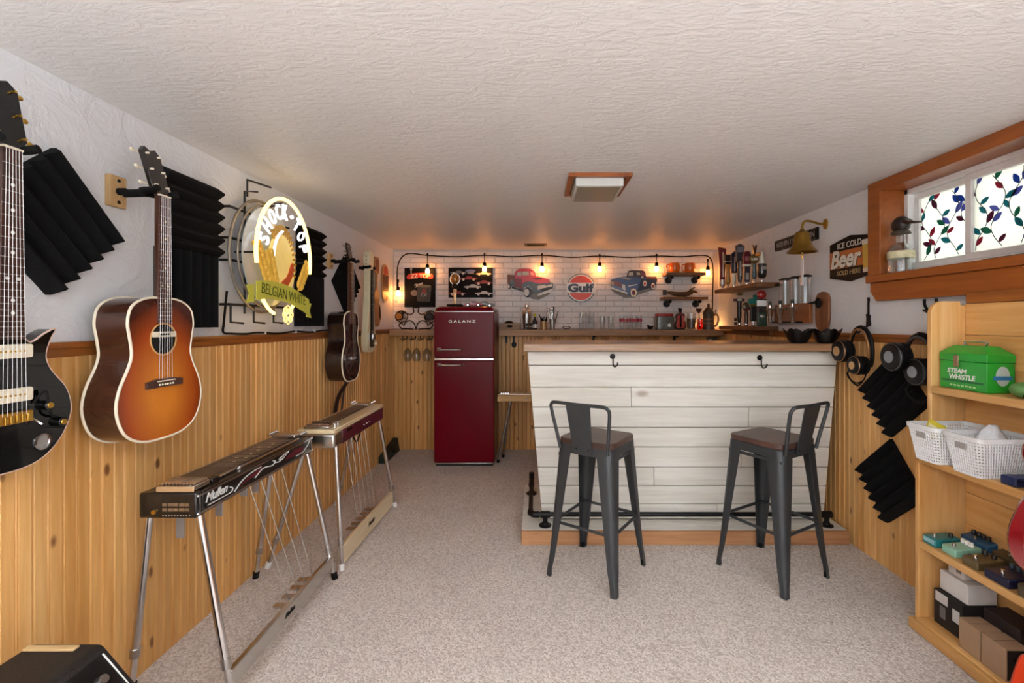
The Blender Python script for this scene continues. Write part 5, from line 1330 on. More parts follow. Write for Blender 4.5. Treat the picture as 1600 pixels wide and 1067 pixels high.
for s_, lab, cl in ((-1, 'wine bottle with orange base lying in left ring of rack', 'c07830'), (1, 'dark wine bottle lying in right ring of rack', '2a1a18')):
    q = thing('wine_bottle', lab, 'bottle', (U(650, YB - .12) + s_ * .14, YB - .12, LZ + .125), 0, 'wine bottles in the rack')
    MB().lathe([(.036, -.085), (.040, -.08), (.040, .03), (.016, .065), (.014, .095)], n=18, axis='Y').build('glass_bottle', mat('wine_glass_dark', '1a120f', .15, coat=.6), q)
    MB().lathe([(.030, -.0875), (.022, -.086)], n=16, axis='Y').build('base_glint', mat('base_' + cl, cl, .3), q)
# ---- hanging stemware
t = thing('stemware_rack', 'black wire stemware rack under the short ledge', 'glass rack', (U(653, YB - .13), YB - .13, 1.13))
for k in range(4):
    x = -.125 + k * .083; MB().tube(crom([(x, -.07, 0), (x, -.07, -.028), (x, .07, -.028), (x, .07, 0)], 3, False), .004, 7).build('rack_rail', BLACK, t)
    MB().tube(crom([(x - .02, -.075, -.03), (x, -.078, -.04), (x + .02, -.075, -.03)], 4, False), .004, 6).build('rack_curl', BLACK, t)
for k, (px, lab) in enumerate(((637, 'upside-down wine glass hanging furthest from the fridge'), (651, 'upside-down wine glass hanging in the middle'), (667, 'upside-down wine glass hanging closest to the fridge'))):
    q = thing('wine_glass', lab, 'wine glass', (U(px, YB - .13), YB - .13, 1.13 - .245), 0, 'wine glasses under the short ledge')
    MB().lathe([(.030, 0), (.042, .03), (.044, .06), (.034, .10), (.008, .125), (.006, .125), (.033, .097), (.042, .06), (.028, 0)], n=18, cap=False).build('bowl', GLASS, q)
    MB().lathe([(.006, .122), (.004, .14), (.004, .20), (.008, .21)], n=10).build('stem', GLASS, q)
    MB().lathe([(.008, .208), (.036, .214), (.036, .217), (.006, .219)], n=18).build('foot', GLASS, q)
# ---- small things under the long ledge
c = atY(803, 535, YB - .02)
t = thing('bottle_opener', 'black cast-iron bottle opener on the boards beside fridge', 'bottle opener', (c.x, YB - .013, c.z - .04), ROT['B'])
plate_obj('opener_plate', crom([(-.02, 0), (0, -.012), (.02, 0), (.024, .03), (.010, .05), (.008, .10), (-.008, .10), (-.010, .05), (-.024, .03)], 4), 0, .006, BLACK, t, .001)
MB().tube([(.006, .016 * math.cos(a), .018 + .016 * math.sin(a)) for a in [2 * PI * k / 14 for k in range(14)]], .006, 7, closed=True).build('opener_ring', BLACK, t)
c = atY(818, 560, YB - .02)
t = thing('cup_hook', 'single brass cup hook on the boards near bar end', 'hook', (c.x, YB - .013, c.z), ROT['B'])
MB().tube(crom([(0, 0, .02), (.018, 0, .02), (.03, 0, 0), (.02, 0, -.018), (.008, 0, -.008)], 4, False), .004, 7).build('hook_wire', mat('dull_brass', '7a5e34', .4, .8), t); MB().cyl((0, 0, .02), (.003, 0, .02), .01, 12).build('hook_plate', mat('dull_brass', '7a5e34', .4, .8), t)
c = atY(1112, 533, YB - .03)
t = thing('power_box', 'small grey outlet box under the long ledge', 'outlet', (c.x, YB - .013, c.z), ROT['B'])
MB().box((0, -.05, -.03), (.03, .05, .04)).build('box', mat('grey_box', '5c5a58', .5), t, .003); MB().box((.03, -.035, -.02), (.033, .0, .02)).build('socket', WHITE, t)

# ------------------------------------------------------------------ things on the fridge
FT = 1.4005
t = thing('trophy_microphone', 'vintage microphone trophy on black base atop the fridge', 'trophy', (U(711, 4.3), 4.3, FT))
MB().box((-.07, -.05, 0), (.07, .05, .026)).build('base', BLACKM, t, .004)
MB().lathe([(.022, .026), (.014, .032), (.012, .04), (.014, .10), (.017, .16), (.012, .17)], n=18).build('column', mat('champagne_metal', 'd8c4a0', .3, .8), t)
MB().lathe([(.013, .17), (.028, .18), (.032, .20), (.022, .215)], n=18).build('collar', BLACK, t)
MB().sphere((0, 0, .262), .045, 18, (.9, .8, 1.1)).build('mic_head', mat('wood_globe', 'a5702c', .25, .3, var=.3, vs=25, coat=.5), t)
MB().tube([(.045 * math.cos(a), 0, .262 + .052 * math.sin(a)) for a in [2 * PI * k / 24 for k in range(24)]], .005, 7, closed=True).build('mic_ring', CHROME, t)
def toycar(px, Y, lab, col, k):
    t = thing('model_car', lab, 'model car', (U(px, Y), Y, FT), 0, 'model cars on the fridge')
    p = [(-.10, .014), (-.105, .03), (-.07, .042), (-.045, .045), (-.02, .063), (.03, .063), (.06, .045), (.10, .04), (.105, .014)]
    p = [(x * k, z * k) for x, z in crom(p, 3)]
    MB().loft([[(x, -.034, z) for x, z in p], [(x, .034, z) for x, z in p]]).build('car_body', mat('car_' + col, col, .2, coat=.7), t, .006)
    MB().loft([[(x * k, -.0345, z * k) for x, z in ((-.035, .046), (-.016, .058), (.026, .058), (.045, .046))], [(x * k, .0345, z * k) for x, z in ((-.035, .046), (-.016, .058), (.026, .058), (.045, .046))]]).build('car_windows', mat('car_glass', '20242a', .15), t)
    for sx in (-.06, .062):
        for sy_ in (-.033, .033): w_ = MB().cyl((sx * k, sy_ - .006, .016), (sx * k, sy_ + .006, .016), .016, 14).build('wheel', BLACKM, t); MB().cyl((sx * k, sy_ - .0065, .016), (sx * k, sy_ + .0065, .016), .009, 12).build('hub_cap', CHROME, w_)
    MB().box((-.112 * k, -.03, .018), (-.104 * k, .03, .024)).build('bumper', CHROME, t); MB().box((.104 * k, -.03, .018), (.112 * k, .03, .024)).build('bumper', CHROME, t)
toycar(740, 4.2, 'red model car on the fridge', 'a01822', .78)
toycar(757, 4.34, 'dark olive model car behind the red one on fridge', '4a4230', .85)
# ------------------------------------------------------------------ tap-handle shelves on the right wall
def rshelf(label, y0, y1, zt, x0, x1, th, m):
    t = thing('wall_shelf', label, 'shelf', (x1, (y0 + y1) / 2, zt - th), ROT['R'], 'tap-handle shelves on the right wall')
    MB().box((0, -(y1 - y0) / 2, 0), (x1 - x0, (y1 - y0) / 2, th)).build('shelf_board', m, t, .004)
    return t
s1 = rshelf('upper rustic shelf of beer tap handles on the right wall', 3.40, 4.20, 1.553, 1.625, XR - .001, .033, RUSTD)
MB().box((0.0, .36, .004), (.04, .43, .018)).build('shelf_bracket', BLACK, s1)
s2 = rshelf('lower rustic shelf of beer tap handles beside the ledge', 3.42, 4.12, 1.226, 1.63, XR - .001, .030, RUSTD)
MB().box((0.032, -.33, -.035), (.06, .33, 0)).build('shelf_cleat', RUSTD, s2)
def tap(px, z0, h, label, parts, x=1.69):
    Y = F * x / (px - CX)
    t = thing('tap_handle', label, 'tap handle', (x, Y, z0), 0, 'beer tap handles')
    f = MB().lathe([(.011, 0), (.013, .004), (.012, .02), (.009, .03), (.009, .04)], n=12).build('ferrule', CHROME, t)
    for nm, kind, m, args in parts:
        b = MB()
        if kind == 'lathe': b.lathe([(r, z * h) for r, z in args], n=16)
        elif kind == 'slab':
            p = [(y, z * h) for y, z in args]; b.plate(p, -.012, .012)
        elif kind == 'ball': b.sphere((args[0], args[1], args[2] * h), args[3], 14, args[4])
        elif kind == 'box': b.box((args[0], args[1], args[2] * h), (args[3], args[4], args[5] * h))
        o = b.build(nm, m, t, .002 if kind in ('slab', 'box') else 0)
        if kind == 'slab': o.rotation_euler = (0, 0, -PI / 2)
    return t
def C(n, c, r=.3, **k): return mat(n, c, r, coat=.5, **k)
MAROON = C('tap_maroon', '6e1c26'); NAVY = C('tap_navy', '1b1f33'); BLK = C('tap_black', '141416'); AMB = C('tap_amber', 'a8762c'); SLV = mat('tap_silver', 'b8b4b0', .3, .7)
TEAL = C('tap_teal', '167a72'); OLIV = C('tap_olive', '6d5c2a'); BRN = C('tap_brown', '4a2a1c'); ORA = C('tap_orange', 'c87a26'); IVO = C('tap_ivory', 'd8d8c8'); REDT = C('tap_red', '961a1c'); GRN = C('tap_green', '24402e')
Z1, Z2 = 1.5535, 1.2265
tap(1129, Z1, .385, 'maroon flared tap handle furthest along the upper shelf', [('shaft', 'slab', MAROON, [(-.022, .1), (.022, .1), (.018, .35), (.03, .95), (.022, .97), (-.038, 1.0), (-.022, .5)]), ('silver_collar', 'lathe', SLV, [(.02, .08), (.026, .12), (.024, .24)]), ('pale_lettering_strip', 'box', IVO, (-.006, -.0135, .3, .006, -.012, .88))])
tap(1137.5, Z1, .30, 'amber wooden tap handle with black block top', [('shaft', 'lathe', AMB, [(.014, .12), (.022, .2), (.017, .5), (.022, .7), (.02, .72)]), ('top_block', 'box', BLK, (-.03, -.02, .72, .03, .02, 1.0)), ('band', 'box', SLV, (-.031, -.021, .78, .031, .021, .82))])
tap(1147, Z1, .31, 'navy tap handle with white lower sleeve', [('shaft', 'slab', NAVY, [(-.022, .4), (.022, .4), (.028, .9), (.02, .95), (0, 1.0), (-.026, .93)]), ('white_sleeve', 'lathe', IVO, [(.012, .1), (.016, .15), (.018, .38)]), ('side_lettering_strip', 'box', SLV, (-.006, -.0135, .45, .006, -.012, .85))])
tap(1156, Z1, .355, 'tallest black tap handle with boxy head on upper shelf', [('shaft', 'lathe', BLK, [(.012, .1), (.018, .2), (.02, .6)]), ('head', 'slab', C('tap_charcoal', '2a2a30'), [(-.032, .58), (.026, .58), (.036, .95), (.0, 1.0), (-.034, .96)]), ('face_strip', 'box', SLV, (-.006, -.0195, .25, .006, -.018, .6)), ('head_plate', 'box', C('tap_grey', '6a6870'), (-.026, -.0135, .8, .026, -.012, .93))])
tap(1167, Z1, .275, 'dark red domed tap handle with pale band', [('shaft', 'box', NAVY, (-.02, -.012, .1, .02, .012, .55)), ('dome', 'slab', C('tap_crimson', '6a1420'), [(-.03, .6), (.03, .6), (.034, .85), (.02, .98), (0, 1.0), (-.02, .98), (-.034, .85)]), ('band', 'box', IVO, (-.034, -.014, .55, .03, .014, .62)), ('lower_badge', 'box', SLV, (-.012, -.0135, .16, .012, -.012, .36)), ('dome_badge', 'box', C('tap_pink', 'b06a70'), (-.02, -.0135, .72, .014, -.012, .84))])
tap(1178.5, Z1, .305, 'round bronze medallion tap handle with antlers', [('shaft', 'lathe', C('tap_slate', '3a5a62'), [(.010, .12), (.018, .2), (.013, .52)]), ('medallion', 'ball', OLIV, (0, 0, .64, .038, (1, .5, 1))), ('antler', 'slab', BRN, [(-.006, .75), (.006, .75), (.018, .98), (.012, 1.0), (0, .88), (-.012, 1.0), (-.018, .98)]), ('face_stripe', 'box', IVO, (-.016, -.021, .6, .016, -.018, .66))])
tap(1190.5, Z1, .24, 'goose-headed tap handle with orange bill nearest the bell', [('barrel', 'lathe', BLK, [(.018, .14), (.030, .2), (.034, .35), (.032, .58), (.02, .6)]), ('goose_neck', 'lathe', IVO, [(.02, .58), (.016, .75), (.013, .9), (.004, .98)]), ('goose_bill', 'ball', ORA, (-.03, 0, .88, .018, (1.3, .7, .8))), ('dotted_label', 'box', SLV, (-.018, -.0335, .4, .018, -.0315, .5))])
tap(1155, Z2, .285, 'slim black tap handle with plane top on lower shelf', [('shaft', 'lathe', BLK, [(.010, .1), (.018, .3), (.02, .72)]), ('crossbar', 'box', C('tap_maroon_wing', '4a2230'), (-.045, -.014, .72, .04, .014, .80)), ('badge', 'box', IVO, (-.02, -.0155, .735, .015, -.014, .79)), ('flying_bird', 'ball', OLIV, (.005, 0, .93, .016, (1.9, .6, .7)))])
tap(1166, Z2, .20, 'brown round-headed tap handle on lower shelf', [('shaft', 'lathe', BRN, [(.014, .1), (.016, .5), (.012, .6)]), ('round_head', 'ball', C('tap_moss', '5e5a42'), (0, 0, .78, .036, (1, .5, 1.05))), ('red_stripe', 'box', C('tap_brick', '7a3838'), (-.03, -.019, .64, .03, -.012, .72))])
tap(1177, Z2, .25, 'black tap handle topped by teal stepped block', [('shaft', 'box', BLK, (-.022, -.014, .15, .022, .014, .66)), ('gold_band', 'box', OLIV, (-.03, -.016, .62, .03, .016, .70)), ('teal_step', 'box', TEAL, (-.038, -.015, .70, -.004, .015, .86)), ('teal_tower', 'slab', TEAL, [(-.004, .70), (.034, .70), (.038, .96), (.02, 1.0), (.0, .97)])])
tap(1190, Z2, .27, 'stout green-black tap handle with red apple top', [('shaft', 'box', GRN, (-.032, -.018, .0, .032, .018, .38)), ('upper_body', 'box', BLK, (-.030, -.017, .38, .030, .017, .76)), ('apple_top', 'ball', REDT, (0, 0, .88, .036, (1, .7, .95))), ('paper_tag', 'box', WHITE, (-.045, -.0195, .56, .03, -.0175, .72)), ('red_gems', 'ball', SLV, (0, -.018, .28, .012, (1.6, .4, 1)))])
t = thing('photo_card', 'tiny framed photo strip at the far end of lower shelf', 'photo', (1.70, F * 1.70 / (1149 - CX), Z2))
MB().box((-.016, -.003, 0), (.016, .003, .075)).build('card', CREAM, t); MB().box((-.012, -.004, .008), (.012, -.003, .034)).build('print', BRN, t); MB().box((-.012, -.004, .042), (.012, -.003, .068)).build('print', BRN, t)

# ------------------------------------------------------------------ liquor dispenser
c0, c1 = onR(1212, 490, .01), onR(1268, 490, .01)
t = thing('liquor_dispenser', 'three-tube clear liquor dispenser on a wooden wall board', 'dispenser', (XR, (c0.y + c1.y) / 2, 1.25), PI)
hw = (c0.y - c1.y) / 2
MB().box((0.001, -hw, 0), (.022, hw, .135)).build('back_board', wood('dispenser_board', 'b06a34', '8a4c22', .35, 'Y', rnd=.02, coat=.3), t, .003)
MB().box((.022, -hw + .02, .0), (.06, hw - .08, .012)).build('drip_rail', BLACK, t)
MB().tube([(.022, -hw + .03, .10), (.085, -hw + .03, .10), (.085, -hw + .02, .10), (.085, hw - .03, .10)], .005, 7).build('holder_bar', CHROME, t)
for k, px in enumerate((1227, 1243, 1258)):
    Y = F * 1.725 / (px - CX); y = -(Y - (c0.y + c1.y) / 2)
    tb = MB().lathe([(.036, .13), (.036, .30), (.034, .30), (.034, .13)], (.075, y, 0), 18, cap=False).build('clear_tube', GLASS, t)
    MB().lathe([(.040, .298), (.040, .305), (.02, .312)], (.075, y, 0), 18).build('tube_cap', BLACKM, tb)
for k, px in enumerate((1203, 1219, 1238)):
    Y = F * 1.68 / (px - CX); y = -(Y - (c0.y + c1.y) / 2)
    q = MB().lathe([(.010, .0), (.013, .006), (.012, .045), (.02, .06), (.024, .09), (.030, .104), (.012, .11), (.014, .13)], (.12, y, 0), 16).build('pour_optic', CHROME, t)
    MB().lathe([(.012, .13), (.010, .155), (.006, .157)], (.12, y, 0), 12).build('optic_plug', mat('dark_green_plug', '14241e', .4), q)
    MB().tube([(.085, y, .10), (.12, y, .10)], .006, 7).build('optic_arm', CHROME, q)
# ---- oval plaque with tap
c = onR(1286, 490, .01)
t = thing('wood_plaque', 'oval brown wooden plaque with black spigot knob', 'wall plaque', (XR, c.y, 1.197), PI)
plate_obj('plaque_board', crom([(0, 0), (.04, .012), (.062, .06), (.07, .15), (.058, .225), (0, .25), (-.058, .225), (-.07, .15), (-.066, .06), (-.04, .012)], 4), .002, .02, wood('plaque_red_wood', '96603c', '744428', .4, 'Z', rnd=.02), t, .004)
MB().sphere((.035, -.01, .18), .024, 12, (.6, .9, 1.4)).tube([(.04, -.01, .185), (.09, -.02, .178)], .008, 8, radii=[.012, .004]).build('spigot', BLACKM, t)
# ---- bell
c = onR(1291, 350, .0)
t = thing('brass_bell', 'brass bell on a curved wall bracket', 'bell', (XR, c.y, c.z), PI)
MB().plate(ell(0, 0, .022, .032, 18), 0.0, .008).build('wall_plate', BRASS, t, .002)
MB().tube(crom([(.005, 0, .0), (.05, 0, .004), (.10, 0, .018), (.135, 0, .016), (.148, 0, -.01), (.15, 0, -.04)], 5, False), .007, 10).build('bracket_arm', BRASS, t)
MB().lathe([(.010, -.028), (.013, -.042), (.024, -.046), (.038, -.054), (.045, -.075), (.049, -.11), (.060, -.145), (.082, -.168), (.088, -.176), (.084, -.176), (.056, -.145), (.044, -.11), (.04, -.075), (.02, -.056)], (.15, 0, 0), 32).build('bell_body', BRASS, t)
cl = MB().tube([(.15, 0, -.06), (.15, 0, -.175)], .004, 7).sphere((.15, 0, -.178), .012, 10).build('clapper', BRASS, t)
MB().tube([(.15, 0, -.19), (.15, 0, -.215)], .004, 6).build('clapper_ring', BRASS, cl)
MB().hexa([(.148, -.012, -.38), (.152, -.012, -.38), (.152, .012, -.38), (.148, .012, -.38), (.148, -.012, -.21), (.152, -.012, -.21), (.152, .012, -.21), (.148, .012, -.21)]).build('paper_tag', WHITE, cl)
# ---- fishing sign
t = thing('lettered_sign', 'narrow black lettered sign behind the brass bell', 'wall sign', (XR, 3.19, 1.785), PI)
MB().box((.001, -.26, 0), (.016, .26, .078)).build('sign_board', mat('sign_board_black', '0c0b0b', .6, spec=.2), t, .002)
MB().box((.016, -.255, .004), (.0172, .255, .008)).box((.016, -.255, .070), (.0172, .255, .074)).build('border_line', mat('dim_grey_print', '6a6866', .5), t)
text(t, 'WISHIN I WAS FISHIN', (.0165, 0, .039), .47, .042, mat('sign_letters', 'a8a4a0', .5), bold=.01)
# ---- beer sign
t = thing('beer_sign', 'ICE COLD BEER SOLD HERE metal sign beside the window', 'wall sign', (XR, 2.622, 1.50), PI)
o_ = [(-.18, .02), (0, -.012), (.18, .02), (.18, .222), (0, .252), (-.18, .222)]
plate_obj('sign_plate', o_, .004, .016, mat('beer_sign_black', '0a0a0c', .5, spec=.25), t, .002)
plate_obj('orange_band', [(-.178, .07), (.178, .07), (.178, .172), (-.178, .172)], .016, .0168, mat('beer_sign_orange', 'b4652c', .45), t)
text(t, 'ICE COLD', (.0166, -.005, .202), .20, .034, mat('beer_sign_cream', 'ddd6c8', .5))
text(t, 'Beer', (.0169, -.03, .121), .26, .105, mat('beer_sign_dark', '2a1c14', .5), name='lettering_shadow', shear=.25, bold=.045, th=.001)
text(t, 'Beer', (.0180, -.034, .125), .26, .105, mat('beer_sign_cream', 'ddd6c8', .5), shear=.25, bold=.03)
text(t, 'SOLD HERE', (.0166, -.01, .043), .20, .026, mat('beer_sign_gold', 'c2a878', .5))
plate_obj('beer_glass_print', [(.112, .045), (.150, .045), (.168, .19), (.105, .19)], .0185, .0195, mat('beer_print_gold', 'c9a848', .4), t)
plate_obj('beer_foam_print', rrect(.102, .178, .171, .206, .008), .0195, .0203, mat('beer_sign_cream', 'ddd6c8', .5), t)
plate_obj('beer_base_print', rrect(.110, .028, .153, .052, .006), .0195, .0203, mat('beer_sign_cream', 'ddd6c8', .5), t)

# ------------------------------------------------------------------ black scalloped bowls on the bar
def bowl(x, y, lab, rz):
    t = thing('scalloped_bowl', lab, 'bowl', (x, y, 1.1365), rz, 'black scalloped bowls on the bar')
    rings = []; n = 40
    for r, z in ((.03, 0), (.045, .004), (.062, .035), (.074, .072), (.070, .072), (.056, .036), (.03, .010)):
        rings.append([(r * (1 + .10 * (z / .07) * math.cos(5 * a)) * math.cos(a), r * (1 + .10 * (z / .07) * math.cos(5 * a)) * math.sin(a), z * (1 + .16 * math.cos(5 * a))) for a in [2 * PI * k / n for k in range(n)]])
    MB().loft(rings).build('bowl_shell', mat('black_bowl', '060607', .35, coat=.15), t)
    MB().lathe([(.032, 0), (.034, -.001), (.034, .006)], n=20).build('foot_ring', BLACKM, t)
bowl(1.497, 2.635, 'black scalloped bowl on bar nearest the tap shelves', .3)
bowl(1.650, 2.625, 'black scalloped bowl on bar nearest the headphones', .9)

# ------------------------------------------------------------------ headphones
def headphones(label, hooklabel, hookcat, Yh, cups, band, zc, accent, hook):
    h = thing('wall_hook', hooklabel, 'hook', (XR - .0, Yh, 0), PI)
    hook(h)
    t = thing('headphones', label, 'headphones', (XR - .045, Yh, 0), PI, 'headphones on the right wall')
    HB = mat('headphone_black', '08080a', .45, spec=.3)
    cy, cz, ry, rz = band
    MB().tube([(.015, y, z) for y, z in ell(cy, cz, ry, rz, 30, math.radians(-35), math.radians(215))], .010, 8).build('headband', HB, t)
    MB().tube([(.03, y, z) for y, z in ell(cy, cz, ry * .9, rz * .9, 30, math.radians(-30), math.radians(210))], .006, 8).build('band_strap', accent, t)
    for y, z, r, d in cups:
        c_ = MB().lathe([(r * .9, 0), (r, .008), (r, .035), (r * .85, .046), (r * .3, .049)], (d, y, z), 24, 'X').build('ear_cup', HB, t)
        MB().lathe([(r * .8, -.022), (r * .98, -.014), (r * .98, -.004), (r * .8, 0)], (d, y, z), 24, 'X').build('ear_cushion', BLACKM, c_)
        MB().tube([(d + .04, y + r * .93 * math.cos(a), z + r * .93 * math.sin(a)) for a in [2 * PI * k / 28 for k in range(28)]], .0022, 6, closed=True).build('cup_ring', accent, c_)
        MB().lathe([(r * .42, .0485), (r * .42, .0515), (r * .1, .052)], (d, y, z), 20, 'X').build('cup_badge', mat(accent.name + '_badge', 'c9a070' if 'copper' in accent.name else '8d949a', .35, .4), c_)
    m = MB()
    for k in range(3):
        m.tube(crom([(.03, -.02 + .02 * k, zc), (.03, -.06 - .005 * k, zc - .06), (.03, -.01 + .01 * k, zc - .10 - .008 * k), (.03, .06, zc - .08), (.03, .09, zc - .02)], 5, False), .003, 6)
    m.build('cord', BLACKM, t)
def ghook(h):
    m = MB(); m.plate([(-.012, 1.25), (-.010, 1.235), (.012, 1.235), (.016, 1.25), (.010, 1.27), (.014, 1.295), (.006, 1.285), (.003, 1.29), (.003, 1.365), (.006, 1.37), (.005, 1.39), (-.003, 1.39), (-.003, 1.29), (-.008, 1.30), (-.014, 1.30), (-.010, 1.272)], .001, .010)
    m.build('guitar_silhouette', BLACK, h)
    MB().tube(crom([(.006, 0, 1.24), (.035, 0, 1.215), (.065, 0, 1.20), (.075, 0, 1.225)], 4, False), .006, 8).build('hook_arm', BLACK, h)
headphones('black and copper studio headphones hanging beside bar end', 'black guitar-shaped wall hook holding copper headphones', 'hook', 2.49,
           [(-.022, 1.098, .060, .07), (.085, 1.030, .050, .06)], (.02, 1.10, .085, .13), 1.03, mat('copper_accent', 'b98a5c', .3, .8), ghook)
def ahook(h):
    for s_ in (-1, 1):
        MB().tube(crom([(.012, 0, 1.20), (.014, s_ * .004, 1.27), (.016, s_ * .018, 1.31), (.016, s_ * .032, 1.335), (.018, s_ * .030, 1.36)], 4, False), .006, 8).tube([(.016, s_ * .015, 1.30), (.018, s_ * .036, 1.31)], .005, 7).build('antler', BLACK, h)
    MB().box((.001, -.010, 1.18), (.014, .010, 1.28)).build('hook_plate', BLACK, h, .003)
    MB().tube(crom([(.01, 0, 1.20), (.04, 0, 1.18), (.065, 0, 1.185), (.07, 0, 1.21)], 4, False), .006, 8).build('hook_arm', BLACK, h)
headphones('large black and silver headphones hanging beside bookcase', 'black antler wall hook holding silver headphones', 'hook', 2.085,
           [(-.035, 1.095, .066, .085), (.055, 1.035, .060, .05)], (.0, 1.075, .09, .125), 1.0, mat('silver_accent', '5c5f62', .3, .8), ahook)

# ------------------------------------------------------------------ window sill things
c = onR(1410, 418, -.02)
sx_, sy_ = XR + .0, 2.275
t = thing('glass_flask', 'round glass bottle with paper label on the window sill', 'bottle', (sx_, sy_, WZ0 + .0085))
MB().lathe([(.050, 0), (.056, .006), (.056, .10), (.050, .120), (.024, .145), (.020, .150), (.020, .185), (.0225, .187), (.019, .187), (.0185, .15), (.048, .118), (.054, .095), (.051, .008)], n=24, cap=False).build('glass_bottle', GLASS, t)
MB().lathe([(.0565, .070), (.0565, .105)], n=24, cap=False).build('paper_label', mat('faded_label', 'cfc9a4', .6, var=.3, vs=40), t)
t = thing('duck_head', 'carved dark duck head stopper atop the sill bottle', 'figurine', (sx_, sy_, WZ0 + .1965), PI / 2)
DUCK = mat('duck_dark_wood', '241a16', .4)
MB().sphere((0, 0, .048), .042, 16, (1.05, .85, 1.05)).build('head', DUCK, t)
MB().lathe([(.014, 0), (.042, .004), (.038, .014), (.03, .02)], n=18).build('collar', mat('duck_collar', '4a4238', .5), t)
MB().loft([[(-.03 - .001, -.022, .05), (-.031, .022, .05), (-.031, .02, .075), (-.031, -.02, .075)], [(-.06, -.018, .042), (-.06, .018, .042), (-.06, .016, .056), (-.06, -.016, .056)], [(-.115, -.013, .036), (-.115, .013, .036), (-.115, .011, .043), (-.115, -.011, .043)]]).build('bill', mat('duck_bill', '3a241a', .4), t, .003)
t = thing('black_phone', 'flat black device lying on the window sill', 'device', (XR + .035, 1.78, WZ0 + .0085))
MB().box((-.03, -.09, 0), (.03, .09, .010)).build('device_body', BLACKM, t, .003); MB().box((-.026, -.08, .0102), (.026, .08, .0112)).build('screen', mat('dark_screen', '0a0a0c', .12), t)

# ------------------------------------------------------------------ bookcase contents
A_, B2, C2, D2 = .9935, .7105, .3635, .0505
t = thing('cooler_box', 'bright green STEAM WHISTLE tin cooler with handle', 'cooler box', (1.695, 1.778, A_))
GRB = mat('bright_green_tin', '12a02c', .32, coat=.4)
a, b, h = .052, .098, .150
MB().box((-a, -b, 0), (a, b, h - .04)).build('tin_body', GRB, t, .003)
MB().loft([[(-a - .001, -b - .001, h - .0395), (a + .001, -b - .001, h - .0395), (a + .001, b + .001, h - .0395), (-a - .001, b + .001, h - .0395)], [(-a - .001, -b - .001, h - .01), (a + .001, -b - .001, h - .01), (a + .001, b + .001, h - .01), (-a - .001, b + .001, h - .01)], [(-a + .03, -b + .03, h + .02), (a - .03, -b + .03, h + .02), (a - .03, b - .03, h + .02), (-a + .03, b - .03, h + .02)]]).build('tin_lid', GRB, t, .002)
MB().tube(crom([(0, -.04, h + .02), (0, -.045, h + .034), (0, 0, h + .036), (0, .045, h + .034), (0, .04, h + .02)], 4, False), .004, 8).build('carry_handle', CHROME, t)
MB().box((-a - .005, .012, h - .064), (-a - .0005, .034, h - .018)).build('latch', mat('bronze_latch', '9a8468', .35, .8), t, .002)
rL = (0, 0, PI)
text(t, 'STEAM', (-a - .0003, .022, .071), .082, .019, WHITE, rot=(-.0, 0, PI), shear=.15, bold=.03, th=.0008)
text(t, 'WHISTLE', (-a - .0003, .000, .048), .110, .020, WHITE, rot=(0, 0, PI), shear=.15, bold=.03, th=.0008)
MB().box((-a - .0012, -.085, .028), (-a - .0004, .09, .036)).build('dark_green_ground', mat('dark_green_print', '0c6a34', .4), t)
for k in range(7): MB().box((-a - .0012, -.055 + k * .016, .012), (-a - .0004, -.045 + k * .016, .018)).build('print_mark', mat('pale_print', 'b8d8a0', .5), t)
m = MB().plate(ell(.005, .062, .026, .036, 20), 0, .001); o = m.build('round_emblem', mat('emblem_pale', 'b8c8c0', .5), t); o.rotation_euler = (0, 0, -PI / 2); o.location = (.0, -b - .0003, 0)
m = MB().plate(rrect(-.03, .048, .04, .062, .003), .001, .0018); o = m.build('emblem_ribbon', mat('emblem_blue', '2a78b0', .5), t); o.rotation_euler = (0, 0, -PI / 2); o.location = (.0, -b - .0003, 0)
t = thing('green_pouch', 'rounded green and black pouch on the shelf edge beside cooler', 'pouch', (1.665, 1.575, A_))
MB().sphere((0, 0, .028), .034, 14, (1, 1.1, .8)).build('pouch_body', mat('pouch_green', '5c8a4c', .5), t); MB().sphere((.006, -.006, .02), .033, 12, (1, 1.1, .6)).build('pouch_base', BLACKM, t)
